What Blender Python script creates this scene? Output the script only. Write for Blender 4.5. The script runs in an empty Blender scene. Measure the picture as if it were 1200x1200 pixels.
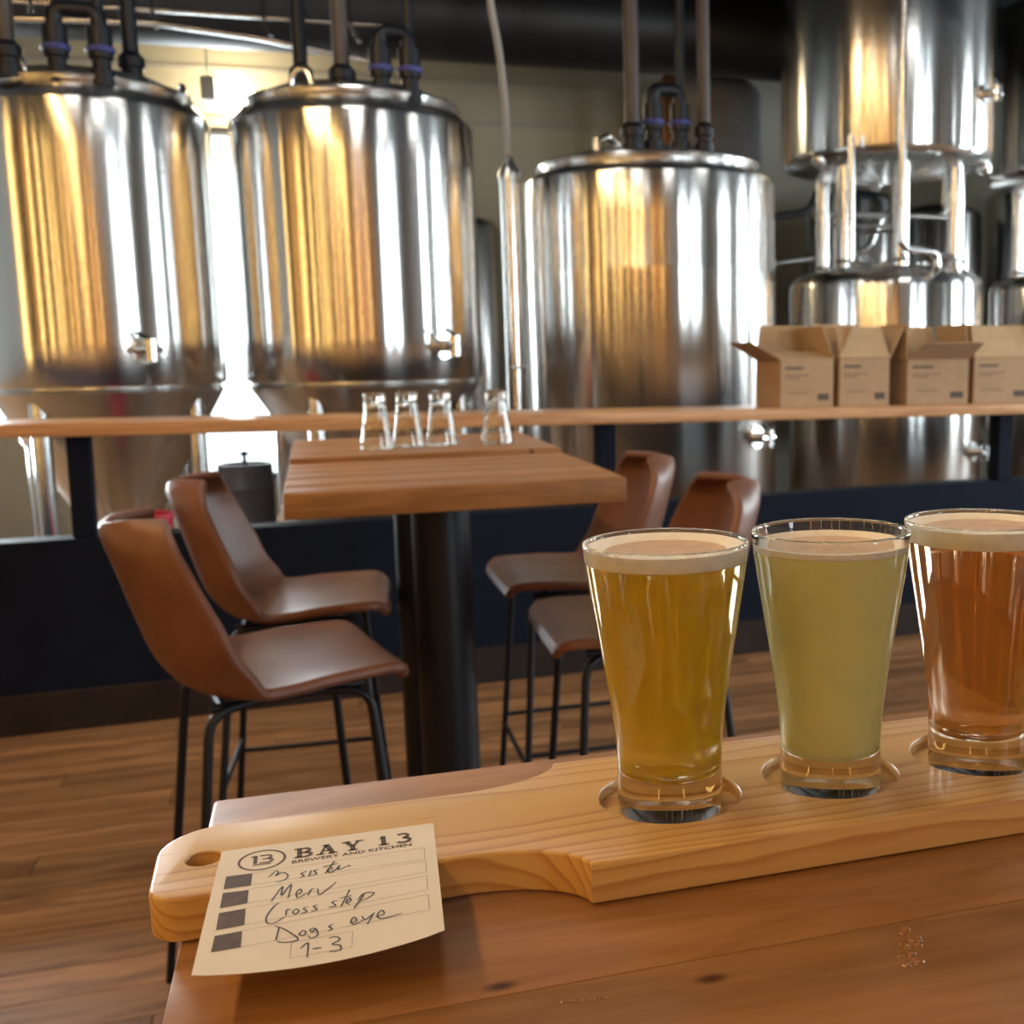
import bpy, bmesh, math, random
from mathutils import Vector, Matrix
random.seed(7)
SC = bpy.context.scene
COL = SC.collection
PI = math.pi

# ------------------------------------------------------------------ camera
cam_d = bpy.data.cameras.new('camera')
cam_d.sensor_width = 36.0
cam_d.lens = 1338.5 / 1200 * 36.0
cam_d.shift_x = -200.0 / 1200.0          # the photograph is the left part of a wider frame
cam_d.clip_start = 0.02
cam = bpy.data.objects.new('camera', cam_d)
COL.objects.link(cam)
_p, _r, _y = math.radians(8.067), math.radians(-0.933), math.radians(17.61)
_f = Vector((0, math.cos(_p), -math.sin(_p))); _u = Vector((0, math.sin(_p), math.cos(_p))); _t = Vector((1, 0, 0))
_r2 = math.cos(_r) * _t + math.sin(_r) * _u; _u2 = -math.sin(_r) * _t + math.cos(_r) * _u
_M = Matrix.Rotation(-_y, 3, 'Z')
_r2, _u2, _f = _M @ _r2, _M @ _u2, _M @ _f
CZ = 1.276
cam.matrix_world = Matrix(((_r2.x, _u2.x, -_f.x, 0), (_r2.y, _u2.y, -_f.y, 0), (_r2.z, _u2.z, -_f.z, CZ), (0, 0, 0, 1)))
cam_d.dof.use_dof = True
cam_d.dof.focus_distance = 0.50
cam_d.dof.aperture_fstop = 19.0
SC.camera = cam

# ------------------------------------------------------------------ world, daylight, exposure
w = bpy.data.worlds.new('sky'); SC.world = w; w.use_nodes = True
bg = w.node_tree.nodes['Background']
bg.inputs[0].default_value = (0.86, 0.94, 1.0, 1); bg.inputs[1].default_value = 3.0
SC.view_settings.view_transform = 'Standard'; SC.view_settings.look = 'None'
SC.view_settings.exposure = -0.12; SC.view_settings.gamma = 1.0; SC.view_settings.use_curve_mapping = False

def area(name, loc, rot, sx, sy, power, col):
    d = bpy.data.lights.new(name, 'AREA'); d.shape = 'RECTANGLE'; d.size = sx; d.size_y = sy
    d.energy = power; d.color = col
    o = bpy.data.objects.new(name, d); COL.objects.link(o); o.location = loc; o.rotation_euler = rot
    return o
DAY = (0.88, 0.95, 1.0)
RX0, RX1, RY0, RY1, RZ = -4.0, 8.0, -4.0, 9.2, 3.75
# daylight at the windows: right wall, back wall
area('daylight', (RX1 + 0.12, 1.05, 1.75), (0, PI / 2, 0), 2.5, 1.5, 250, DAY)
area('daylight', (RX1 + 0.12, 3.85, 1.75), (0, PI / 2, 0), 2.5, 0.9, 240, DAY)
area('daylight', (RX1 + 0.12, 5.85, 1.75), (0, PI / 2, 0), 2.5, 0.9, 260, DAY)
area('daylight', (-0.6, RY1 + 0.35, 1.5), (-PI / 2, 0, 0), 0.76, 2.7, 105, DAY)
area('daylight', (-3.0, RY1 + 0.35, 1.65), (-PI / 2, 0, 0), 1.5, 2.5, 900, DAY)
area('daylight', (7.0, RY1 + 0.35, 1.65), (-PI / 2, 0, 0), 1.2, 2.5, 150, DAY)  # fill through an added, unseen opening; brightens the background vessels
for xx in (4.2, 6.2):
    area('daylight', (xx, RY0 - 0.12, 1.8), (PI / 2, 0, 0), 1.2, 2.4, 190, DAY)
WARM = (1.0, 0.60, 0.22)
for xx in (-2.6, -0.9, 0.8):           # warm fills added to brighten the timber walls behind and left of the camera
    area('wall_fill', (xx, RY0 + 2.5, RZ - 0.08), (math.radians(-62), 0, 0), 1.4, 0.14, 45, WARM)
for yy in (-2.6, -0.6, 1.4, 3.2):
    area('wall_fill', (RX0 + 2.2, yy, RZ - 0.08), (0, math.radians(-62), 0), 0.14, 1.4, 32, WARM)
SOFT = (1.0, 0.97, 0.91)
TOP_FILLS = [(0.15, 0.95, 8.5), (0.25, 2.75, 9), (-1.0, 3.7, 9), (1.8, 2.6, 9), (0.2, 4.3, 9), (3.2, 3.6, 10)]
for (xx, yy, pw) in TOP_FILLS:              # unseen ceiling fills added to lift the ambient light over the tables
    area('top_fill', (xx, yy, RZ - 0.075), (0, 0, 0), 0.5, 0.5, pw, SOFT)

# ------------------------------------------------------------------ materials
MATS = {}
def new_mat(name):
    m = bpy.data.materials.new(name); m.use_nodes = True
    MATS[name] = m
    return m, m.node_tree.nodes, m.node_tree.links, m.node_tree.nodes['Principled BSDF']
def plain(name, col, rough=0.5, metal=0.0, spec=0.5, bump=0.0, bscale=60, var=0.0, vscale=8, coat=0.0, emit=None, estr=0):
    m, N, L, B = new_mat(name)
    B.inputs['Base Color'].default_value = (*col, 1); B.inputs['Roughness'].default_value = rough
    B.inputs['Metallic'].default_value = metal; B.inputs['Specular IOR Level'].default_value = spec
    B.inputs['Coat Weight'].default_value = coat
    tc = N.new('ShaderNodeTexCoord')
    if var:
        n = N.new('ShaderNodeTexNoise'); n.inputs['Scale'].default_value = vscale; n.inputs['Detail'].default_value = 5
        L.new(tc.outputs['Object'], n.inputs['Vector'])
        r = N.new('ShaderNodeValToRGB')
        r.color_ramp.elements[0].position = 0.3; r.color_ramp.elements[1].position = 0.7
        r.color_ramp.elements[0].color = (*[c * (1 - var) for c in col], 1)
        r.color_ramp.elements[1].color = (*[min(1, c * (1 + var)) for c in col], 1)
        L.new(n.outputs['Fac'], r.inputs['Fac']); L.new(r.outputs['Color'], B.inputs['Base Color'])
    if bump:
        n2 = N.new('ShaderNodeTexNoise'); n2.inputs['Scale'].default_value = bscale; n2.inputs['Detail'].default_value = 4
        b = N.new('ShaderNodeBump'); b.inputs['Strength'].default_value = bump; b.inputs['Distance'].default_value = 0.002
        L.new(tc.outputs['Object'], n2.inputs['Vector']); L.new(n2.outputs['Fac'], b.inputs['Height']); L.new(b.outputs['Normal'], B.inputs['Normal'])
    if emit:
        B.inputs['Emission Color'].default_value = (*emit, 1); B.inputs['Emission Strength'].default_value = estr
    return m
def wood(name, dark, light, along='x', freq=14.0, stretch=14.0, rough=0.35, coat=0.0, vary=0.15, knots=False, rings=0.55):
    """Timber: long grain along one axis, each piece offset by its own random value."""
    m, N, L, B = new_mat(name)
    tc = N.new('ShaderNodeTexCoord'); oi = N.new('ShaderNodeObjectInfo')
    mp = N.new('ShaderNodeMapping'); sc = [freq] * 3; sc['xyz'.index(along)] = freq / stretch
    mp.inputs['Scale'].default_value = sc
    add = N.new('ShaderNodeVectorMath'); add.operation = 'ADD'
    mul = N.new('ShaderNodeVectorMath'); mul.operation = 'SCALE'; mul.inputs[0].default_value = (7.3, 3.1, 5.7)
    L.new(oi.outputs['Random'], mul.inputs['Scale'])
    L.new(tc.outputs['Object'], add.inputs[0]); L.new(mul.outputs[0], add.inputs[1]); L.new(add.outputs[0], mp.inputs['Vector'])
    n1 = N.new('ShaderNodeTexNoise'); n1.inputs['Scale'].default_value = 1.0; n1.inputs['Detail'].default_value = 6; n1.inputs['Roughness'].default_value = 0.6
    n1.inputs['Distortion'].default_value = 0.5
    L.new(mp.outputs[0], n1.inputs['Vector'])
    n2 = N.new('ShaderNodeTexNoise'); n2.inputs['Scale'].default_value = 6.0; n2.inputs['Detail'].default_value = 4
    L.new(mp.outputs[0], n2.inputs['Vector'])
    wv = N.new('ShaderNodeMath'); wv.operation = 'MULTIPLY'; wv.inputs[1].default_value = 9.0
    L.new(n1.outputs['Fac'], wv.inputs[0])
    fr = N.new('ShaderNodeMath'); fr.operation = 'PINGPONG'; fr.inputs[1].default_value = 1.0
    L.new(wv.outputs[0], fr.inputs[0])
    mix = N.new('ShaderNodeMix'); mix.data_type = 'FLOAT'; mix.inputs[0].default_value = 1 - rings
    L.new(fr.outputs[0], mix.inputs[2]); L.new(n2.outputs['Fac'], mix.inputs[3])
    r = N.new('ShaderNodeValToRGB')
    r.color_ramp.elements[0].position = 0.15; r.color_ramp.elements[1].position = 0.85
    r.color_ramp.elements[0].color = (*dark, 1); r.color_ramp.elements[1].color = (*light, 1)
    L.new(mix.outputs[0], r.inputs['Fac'])
    hsv = N.new('ShaderNodeHueSaturation')
    mr = N.new('ShaderNodeMapRange'); mr.inputs['To Min'].default_value = 1 - vary; mr.inputs['To Max'].default_value = 1 + vary
    L.new(oi.outputs['Random'], mr.inputs['Value']); L.new(mr.outputs[0], hsv.inputs['Value']); L.new(r.outputs['Color'], hsv.inputs['Color'])
    out = hsv.outputs['Color']
    if knots:
        v = N.new('ShaderNodeTexVoronoi'); v.voronoi_dimensions = '2D'; v.inputs['Scale'].default_value = 8.5; v.inputs['Randomness'].default_value = 1.0
        mp2 = N.new('ShaderNodeMapping'); mp2.inputs['Scale'].default_value = (0.75, 1.5, 1.2)
        L.new(add.outputs[0], mp2.inputs['Vector']); L.new(mp2.outputs[0], v.inputs['Vector'])
        kr = N.new('ShaderNodeValToRGB'); kr.color_ramp.elements[0].position = 0.015; kr.color_ramp.elements[1].position = 0.05
        kr.color_ramp.elements[0].color = (0.25, 0.18, 0.14, 1); kr.color_ramp.elements[1].color = (1, 1, 1, 1)
        L.new(v.outputs['Distance'], kr.inputs['Fac'])
        mm = N.new('ShaderNodeMix'); mm.data_type = 'RGBA'; mm.blend_type = 'MULTIPLY'; mm.inputs[0].default_value = 1
        L.new(out, mm.inputs[6]); L.new(kr.outputs['Color'], mm.inputs[7]); out = mm.outputs[2]
    L.new(out, B.inputs['Base Color'])
    B.inputs['Roughness'].default_value = rough; B.inputs['Specular IOR Level'].default_value = 0.16; B.inputs['Coat Weight'].default_value = coat; B.inputs['Coat Roughness'].default_value = 0.2
    bp = N.new('ShaderNodeBump'); bp.inputs['Strength'].default_value = 0.12; bp.inputs['Distance'].default_value = 0.001
    L.new(n2.outputs['Fac'], bp.inputs['Height']); L.new(bp.outputs['Normal'], B.inputs['Normal'])
    return m
def steel(name, col=(0.78, 0.78, 0.77), rough=0.19, aniso=0.9, streak=0.22):
    m, N, L, B = new_mat(name)
    B.inputs['Base Color'].default_value = (*col, 1); B.inputs['Metallic'].default_value = 1
    B.inputs['Roughness'].default_value = rough; B.inputs['Anisotropic'].default_value = aniso
    tg = N.new('ShaderNodeTangent'); tg.direction_type = 'RADIAL'; tg.axis = 'Z'
    L.new(tg.outputs[0], B.inputs['Tangent'])
    B.inputs['Anisotropic Rotation'].default_value = 0.25
    # the sheet is slightly out of true: broad vertical waves and fine brushing
    tc = N.new('ShaderNodeTexCoord')
    mp = N.new('ShaderNodeMapping'); mp.inputs['Scale'].default_value = (7, 7, 0.08)
    n = N.new('ShaderNodeTexNoise'); n.inputs['Scale'].default_value = 1.0; n.inputs['Detail'].default_value = 1.5
    L.new(tc.outputs['Object'], mp.inputs['Vector']); L.new(mp.outputs[0], n.inputs['Vector'])
    b = N.new('ShaderNodeBump'); b.inputs['Strength'].default_value = streak; b.inputs['Distance'].default_value = 0.02
    L.new(n.outputs['Fac'], b.inputs['Height']); L.new(b.outputs['Normal'], B.inputs['Normal'])
    return m

M_TABLE = wood('table_timber', (0.21, 0.096, 0.034), (0.36, 0.176, 0.068), 'x', 20, 8, 0.45, 0.0, 0.10, knots=True, rings=0.4)
def pine():
    """Pine with growth rings round an axis that lies under the board, so faces and scoops cut them differently."""
    m, N, L, B = new_mat('pine_board')
    tc = N.new('ShaderNodeTexCoord'); sp = N.new('ShaderNodeSeparateXYZ'); L.new(tc.outputs['Object'], sp.inputs[0])
    mp = N.new('ShaderNodeMapping'); mp.inputs['Scale'].default_value = (5, 26, 26); L.new(tc.outputs['Object'], mp.inputs['Vector'])
    n = N.new('ShaderNodeTexNoise'); n.inputs['Scale'].default_value = 1; n.inputs['Detail'].default_value = 3; L.new(mp.outputs[0], n.inputs['Vector'])
    def mth(op, a, b=None):
        q = N.new('ShaderNodeMath'); q.operation = op
        for k, v in enumerate((a, b)):
            if v is None: continue
            if isinstance(v, (int, float)): q.inputs[k].default_value = v
            else: L.new(v, q.inputs[k])
        return q.outputs[0]
    dy = mth('SUBTRACT', sp.outputs['Y'], 0.505); dz = mth('SUBTRACT', sp.outputs['Z'], 1.012)
    r = mth('SQRT', mth('ADD', mth('MULTIPLY', dy, dy), mth('MULTIPLY', dz, dz)))
    r = mth('ADD', r, mth('MULTIPLY', n.outputs['Fac'], 0.014))
    ph = mth('FRACT', mth('MULTIPLY', r, 205.0))
    rp = N.new('ShaderNodeValToRGB'); e = rp.color_ramp.elements
    e[0].position = 0.0; e[0].color = (0.60, 0.39, 0.155, 1); e[1].position = 0.62; e[1].color = (0.56, 0.335, 0.128, 1)
    e2 = e.new(0.90); e2.color = (0.43, 0.22, 0.072, 1); e3 = e.new(1.0); e3.color = (0.56, 0.335, 0.128, 1)
    L.new(ph, rp.inputs['Fac'])
    n2 = N.new('ShaderNodeTexNoise'); n2.inputs['Scale'].default_value = 9; L.new(tc.outputs['Object'], n2.inputs['Vector'])
    hs = N.new('ShaderNodeHueSaturation'); L.new(rp.outputs['Color'], hs.inputs['Color'])
    mr = N.new('ShaderNodeMapRange'); mr.inputs['To Min'].default_value = 0.86; mr.inputs['To Max'].default_value = 1.12
    L.new(n2.outputs['Fac'], mr.inputs['Value']); L.new(mr.outputs[0], hs.inputs['Value'])
    L.new(hs.outputs['Color'], B.inputs['Base Color'])
    B.inputs['Roughness'].default_value = 0.33; B.inputs['Specular IOR Level'].default_value = 0.4
    n3 = N.new('ShaderNodeTexNoise'); n3.inputs['Scale'].default_value = 700; L.new(tc.outputs['Object'], n3.inputs['Vector'])
    b = N.new('ShaderNodeBump'); b.inputs['Strength'].default_value = 0.06; b.inputs['Distance'].default_value = 0.001
    L.new(n3.outputs['Fac'], b.inputs['Height']); L.new(b.outputs['Normal'], B.inputs['Normal'])
    return m
M_PADDLE = pine()
M_FLOOR = wood('floor_timber', (0.15, 0.075, 0.036), (0.34, 0.185, 0.090), 'x', 9, 9, 0.5, 0.0, 0.28)
M_LEDGE = wood('ledge_timber', (0.40, 0.20, 0.09), (0.60, 0.34, 0.17), 'x', 12, 14, 0.4, 0.1, 0.08)
M_BOARD = wood('wall_timber', (0.22, 0.085, 0.018), (0.62, 0.32, 0.085), 'z', 6, 10, 0.6, 0.0, 0.8)
M_NAVY = plain('navy_paint', (0.004, 0.007, 0.017), 0.7, spec=0.12, var=0.15)
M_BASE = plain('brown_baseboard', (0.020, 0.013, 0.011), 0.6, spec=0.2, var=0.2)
M_BLACK = plain('black_metal', (0.005, 0.007, 0.012), 0.4, spec=0.3, var=0.1)
M_CEIL = plain('black_ceiling', (0.010, 0.011, 0.013), 0.85, var=0.3)
M_DUCT = plain('black_duct', (0.012, 0.013, 0.016), 0.5, var=0.2)
M_WALL = plain('beige_wall', (0.36, 0.34, 0.27), 0.7, var=0.06, vscale=2)
M_GREYWALL = plain('grey_wall', (0.22, 0.22, 0.21), 0.8, var=0.08, vscale=2)
M_LEATHER = plain('tan_leather', (0.15, 0.061, 0.034), 0.42, spec=0.35, bump=0.3, bscale=90, var=0.22, vscale=9)
M_STITCH = plain('pale_edge', (0.45, 0.33, 0.25), 0.6)
M_STEEL = steel('brushed_steel')
M_STEEL2 = steel('satin_steel', (0.72, 0.72, 0.71), 0.26, 0.6, 0.1)
M_PIPE = plain('steel_pipe', (0.68, 0.69, 0.69), 0.22, 1.0, var=0.08)
M_BROWNPIPE = plain('brown_pipe', (0.05, 0.04, 0.034), 0.5, 0.1, var=0.2)
M_BLUE = plain('blue_clamp', (0.05, 0.06, 0.22), 0.4)
M_HOSE = plain('grey_hose', (0.30, 0.29, 0.27), 0.5)
M_CARD = plain('cardboard', (0.36, 0.235, 0.135), 0.85, var=0.08, vscale=20)
M_CARDIN = plain('cardboard_inside', (0.44, 0.30, 0.17), 0.85, var=0.06, vscale=20)
M_INK = plain('box_ink', (0.08, 0.06, 0.05), 0.8)
M_PAPER = plain('paper', (0.70, 0.655, 0.60), 0.75, var=0.03, vscale=40)
M_PRINT = plain('brown_print', (0.075, 0.045, 0.032), 0.7, var=0.3, vscale=300)
M_RULE = plain('ruled_line', (0.16, 0.11, 0.08), 0.7)
M_PEN = plain('pen_ink', (0.012, 0.010, 0.012), 0.6)
M_RED = plain('red_plastic', (0.55, 0.02, 0.05), 0.45)
M_WHITE = plain('white_plastic', (0.75, 0.76, 0.78), 0.5)
M_KEG = plain('dark_keg', (0.09, 0.08, 0.085), 0.5, 0.4, var=0.15)
M_FOAM = plain('foam', (0.86, 0.83, 0.78), 0.9, spec=0.2, bump=0.35, bscale=900, var=0.05, vscale=200)
M_THIN = plain('thin_foam', (0.62, 0.46, 0.34), 0.5, spec=0.5, var=0.12, vscale=140)
M_LAMP = plain('lamp_glass', (1, 0.85, 0.6), 0.4, emit=(1.0, 0.80, 0.48), estr=26)
M_BULB = plain('warm_bulb', (1, 0.7, 0.35), 0.4, emit=(1.0, 0.60, 0.18), estr=12)
M_GREY = plain('grey_plastic', (0.32, 0.31, 0.28), 0.5)
M_FRAME = plain('window_frame', (0.05, 0.055, 0.06), 0.5)
M_COPPER = plain('copper', (0.55, 0.26, 0.10), 0.25, 1.0)

def glass_mat():
    m, N, L, B = new_mat('clear_glass')
    N.remove(B); out = N['Material Output']
    g = N.new('ShaderNodeBsdfGlass'); g.inputs['IOR'].default_value = 1.5; g.inputs['Color'].default_value = (0.98, 0.99, 0.985, 1); g.inputs['Roughness'].default_value = 0.0
    L.new(g.outputs[0], out.inputs['Surface'])
    return m
def thin_glass():
    m, N, L, B = new_mat('thin_glass')
    N.remove(B); out = N['Material Output']
    t = N.new('ShaderNodeBsdfTransparent'); t.inputs[0].default_value = (0.97, 0.985, 0.98, 1)
    gl = N.new('ShaderNodeBsdfGlossy'); gl.inputs['Roughness'].default_value = 0.02
    fr = N.new('ShaderNodeFresnel'); fr.inputs['IOR'].default_value = 1.45
    mx = N.new('ShaderNodeMixShader')
    L.new(fr.outputs[0], mx.inputs[0]); L.new(t.outputs[0], mx.inputs[1]); L.new(gl.outputs[0], mx.inputs[2]); L.new(mx.outputs[0], out.inputs['Surface'])
    return m
def beer_mat(name, absorb, dens, haze_col, haze):
    m, N, L, B = new_mat(name)
    N.remove(B); out = N['Material Output']
    g = N.new('ShaderNodeBsdfGlass'); g.inputs['IOR'].default_value = 1.33; g.inputs['Roughness'].default_value = 0.02
    tr = N.new('ShaderNodeBsdfTranslucent'); tr.inputs['Color'].default_value = (*haze_col, 1)
    df = N.new('ShaderNodeBsdfDiffuse'); df.inputs['Color'].default_value = (*haze_col, 1)
    m1 = N.new('ShaderNodeMixShader'); m1.inputs[0].default_value = 0.75
    L.new(tr.outputs[0], m1.inputs[1]); L.new(df.outputs[0], m1.inputs[2])
    # condensation and bubbles break up how clear the beer looks
    tc = N.new('ShaderNodeTexCoord'); n = N.new('ShaderNodeTexNoise'); n.inputs['Scale'].default_value = 45; n.inputs['Detail'].default_value = 4
    L.new(tc.outputs['Object'], n.inputs['Vector'])
    mr = N.new('ShaderNodeMapRange'); mr.inputs['To Min'].default_value = haze * 0.88; mr.inputs['To Max'].default_value = haze * 1.12
    L.new(n.outputs['Fac'], mr.inputs['Value'])
    mx = N.new('ShaderNodeMixShader'); L.new(mr.outputs[0], mx.inputs[0])
    L.new(g.outputs[0], mx.inputs[1]); L.new(m1.outputs[0], mx.inputs[2]); L.new(mx.outputs[0], out.inputs['Surface'])
    va = N.new('ShaderNodeVolumeAbsorption'); va.inputs['Color'].default_value = (*absorb, 1); va.inputs['Density'].default_value = dens
    L.new(va.outputs[0], out.inputs['Volume'])
    return m
M_GLASS = glass_mat(); M_THING = thin_glass()
M_BEER1 = beer_mat('golden_beer', (1.0, 0.76, 0.03), 8, (1.0, 0.68, 0.012), 0.58)
M_BEER2 = beer_mat('pale_beer', (1.0, 0.95, 0.50), 3, (1.0, 0.95, 0.46), 0.84)
M_BEER3 = beer_mat('amber_beer', (1.0, 0.50, 0.02), 13, (1.0, 0.40, 0.005), 0.38)

# ------------------------------------------------------------------ mesh helpers
class MB:
    def __init__(self): self.v = []; self.f = []; self.mi = []
    def add(self, vs, fs, mi=0):
        o = len(self.v); self.v += [tuple(x) for x in vs]; self.f += [tuple(i + o for i in f) for f in fs]; self.mi += [mi] * len(fs); return self
    def box(self, x0, x1, y0, y1, z0, z1, mi=0):
        vs = [(x, y, z) for z in (z0, z1) for y in (y0, y1) for x in (x0, x1)]
        return self.add(vs, [(0, 2, 3, 1), (4, 5, 7, 6), (0, 1, 5, 4), (2, 6, 7, 3), (0, 4, 6, 2), (1, 3, 7, 5)], mi)
    def lathe(self, prof, n=48, c=(0, 0, 0), mi=0, mis=None):
        vs = []; fs = []; rows = []; ml = []
        for (r, z) in prof:
            if r < 1e-6: rows.append([len(vs)]); vs.append((c[0], c[1], c[2] + z))
            else:
                rows.append(list(range(len(vs), len(vs) + n)))
                vs += [(c[0] + r * math.cos(2 * PI * k / n), c[1] + r * math.sin(2 * PI * k / n), c[2] + z) for k in range(n)]
        for i in range(len(prof) - 1):
            a, b = rows[i], rows[i + 1]
            for k in range(n):
                k2 = (k + 1) % n
                if len(a) == 1 and len(b) == 1: continue
                if len(a) == 1: fs.append((a[0], b[k2], b[k]))
                elif len(b) == 1: fs.append((a[k], a[k2], b[0]))
                else: fs.append((a[k], a[k2], b[k2], b[k]))
                ml.append(mis[i] if mis else mi)
        o = len(self.v); self.v += vs; self.f += [tuple(i + o for i in f) for f in fs]; self.mi += ml
        return self
    def tube(self, pts, r, n=12, mi=0, cap=True):
        pts = [Vector(p) for p in pts]; rows = []; vs = []; fs = []
        up = None
        for i, p in enumerate(pts):
            d = (pts[min(i + 1, len(pts) - 1)] - pts[max(i - 1, 0)]).normalized()
            if up is None: up = Vector((0, 0, 1)) if abs(d.z) < 0.9 else Vector((1, 0, 0))
            s = d.cross(up).normalized(); up = s.cross(d).normalized()
            rr = r[i] if isinstance(r, (list, tuple)) else r
            rows.append(len(vs)); vs += [p + rr * (math.cos(2 * PI * k / n) * s + math.sin(2 * PI * k / n) * up) for k in range(n)]
        for i in range(len(pts) - 1):
            for k in range(n):
                k2 = (k + 1) % n; fs.append((rows[i] + k, rows[i] + k2, rows[i + 1] + k2, rows[i + 1] + k))
        if cap: fs.append(tuple(range(n))[::-1]); fs.append(tuple(rows[-1] + k for k in range(n)))
        return self.add(vs, fs, mi)
    def torus(self, R, r, c=(0, 0, 0), n=64, k=10, mi=0):
        prof = [(R + r * math.cos(2 * PI * i / k), r * math.sin(2 * PI * i / k)) for i in range(k + 1)]
        return self.lathe(prof, n, c, mi)
    def build(self, name, mats, parent=None, smooth=False, bevel=0.0, seg=2, loc=None, angle=35):
        me = bpy.data.meshes.new(name); me.from_pydata(self.v, [], self.f)
        for m in (mats if isinstance(mats, (list, tuple)) else [mats]): me.materials.append(m)
        for p, i in zip(me.polygons, self.mi): p.material_index = i
        bm = bmesh.new(); bm.from_mesh(me)
        bmesh.ops.remove_doubles(bm, verts=bm.verts, dist=1e-6)
        bmesh.ops.recalc_face_normals(bm, faces=bm.faces)
        if bevel:
            es = [e for e in bm.edges if len(e.link_faces) == 2 and e.calc_face_angle(0) > math.radians(30)]
            bmesh.ops.bevel(bm, geom=es, offset=bevel, segments=seg, profile=0.5, affect='EDGES', clamp_overlap=True)
        bm.to_mesh(me); bm.free()
        if smooth or bevel:
            me.polygons.foreach_set('use_smooth', [True] * len(me.polygons))
            me.set_sharp_from_angle(angle=math.radians(angle))
        o = bpy.data.objects.new(name, me); COL.objects.link(o)
        if loc: o.location = loc
        if parent: o.parent = parent
        return o
def tag(o, label=None, cat=None, group=None, kind=None):
    if label: o['label'] = label
    if cat: o['category'] = cat
    if group: o['group'] = group
    if kind: o['kind'] = kind
    return o
def thing(name, label, cat, loc=(0, 0, 0), rz=0, group=None):
    o = bpy.data.objects.new(name, None); o.empty_display_size = 0.05; COL.objects.link(o)
    o.location = loc; o.rotation_euler = (0, 0, rz)
    return tag(o, label, cat, group)
def copy_tree(o, parent=None):
    c = o.copy(); COL.objects.link(c); c.parent = parent
    for ch in o.children: copy_tree(ch, c)
    return c
def struct(name, mb, mat, **k):
    o = mb.build(name, mat, **k); o['kind'] = 'structure'; return o
def arc_path(pts, rad, seg=5):
    """Polyline with rounded corners."""
    pts = [Vector(p) for p in pts]; out = [pts[0]]
    for i in range(1, len(pts) - 1):
        a, b, c = pts[i - 1], pts[i], pts[i + 1]
        d1 = (a - b).normalized(); d2 = (c - b).normalized()
        r = min(rad, (a - b).length * 0.49, (c - b).length * 0.49)
        p0, p1 = b + d1 * r, b + d2 * r
        for k in range(seg + 1):
            t = k / seg; out.append((1 - t) ** 2 * p0 + 2 * t * (1 - t) * b + t * t * p1)
    out.append(pts[-1]); return out
def catmull(pts, n=6):
    P = [Vector(p) for p in pts]
    if len(P) < 3: return P
    P = [2 * P[0] - P[1]] + P + [2 * P[-1] - P[-2]]; out = []
    for i in range(1, len(P) - 2):
        for k in range(n):
            t = k / n
            out.append(0.5 * ((2 * P[i]) + (-P[i - 1] + P[i + 1]) * t + (2 * P[i - 1] - 5 * P[i] + 4 * P[i + 1] - P[i + 2]) * t * t + (-P[i - 1] + 3 * P[i] - 3 * P[i + 1] + P[i + 2]) * t ** 3))
    out.append(P[-2]); return out

# ------------------------------------------------------------------ room shell
floor = struct('floor', MB().box(RX0, RX1, RY0, RY1, -0.12, -0.012), M_FLOOR)
plank_me = None
def floor_planks():
    global plank_me
    pw, pl = 0.128, 1.55
    first = MB().box(0.001, pl - 0.001, 0.0008, pw - 0.0008, -0.012, 0.0).build('plank', M_FLOOR, floor, bevel=0.0012, seg=1)
    plank_me = first.data; cnt = 0; y = 0.9; row = 0
    while y < 4.5:
        x = -2.6 + (row * 0.61) % pl - pl * 0.5
        while x < 4.2:
            if cnt == 0: o = first
            else:
                o = bpy.data.objects.new('plank', plank_me); COL.objects.link(o); o.parent = floor
            o.location = (x, y, 0); cnt += 1; x += pl
        y += pw; row += 1
    # the rest of the floor, far out of sight, is level with the boards
    mb = MB()
    mb.box(RX0, RX1, RY0, 0.9, -0.012, 0); mb.box(RX0, RX1, y, RY1, -0.012, 0); mb.box(RX0, -2.6 - pl * 0.5, 0.9, y, -0.012, 0); mb.box(5.4, RX1, 0.9, y, -0.012, 0)
    mb.build('floorboards', M_FLOOR, floor)
floor_planks()
struct('ceiling', MB().box(RX0, RX1, RY0, RY1, RZ, RZ + 0.1), M_CEIL)

def wall_with_holes(name, axis, pos, th, a0, a1, holes, mat):
    """axis 'x': wall plane at x=pos spanning y; axis 'y': plane at y=pos spanning x. holes: (b0,b1,z0,z1)."""
    mb = MB()
    def put(b0, b1, z0, z1):
        if b1 - b0 < 1e-4 or z1 - z0 < 1e-4: return
        if axis == 'y': mb.box(b0, b1, pos, pos + th, z0, z1)
        else: mb.box(pos, pos + th, b0, b1, z0, z1)
    hs = sorted(holes); cur = a0
    for (b0, b1, z0, z1) in hs:
        put(cur, b0, 0, RZ); put(b0, b1, 0, z0); put(b0, b1, z1, RZ); cur = b1
    put(cur, a1, 0, RZ)
    return struct(name, mb, mat)
BACKH = [(-3.75, -2.25, 0.4, 2.9), (-0.98, -0.22, 0.35, 2.93), (6.4, 7.6, 0.4, 2.9)]  # last opening is out of view, added for side light on the background vessels
wall_back = wall_with_holes('wall_back', 'y', RY1, 0.2, RX0, RX1, BACKH, M_WALL)
RIGHTH = [(0.3, 1.8, 0.5, 3.0), (3.4, 4.3, 0.5, 3.0), (5.4, 6.3, 0.5, 3.0)]
wall_right = wall_with_holes('wall_right', 'x', RX1, 0.1, RY0, RY1, RIGHTH, M_GREYWALL)
wall_left = wall_with_holes('wall_left', 'x', RX0 - 0.1, 0.1, RY0, RY1, [], M_GREYWALL)
FRONTH = [(3.6, 4.8, 0.6, 3.0), (5.6, 6.8, 0.6, 3.0)]
wall_front = wall_with_holes('wall_front', 'y', RY0 - 0.1, 0.1, RX0, RX1, FRONTH, M_GREYWALL)
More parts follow.
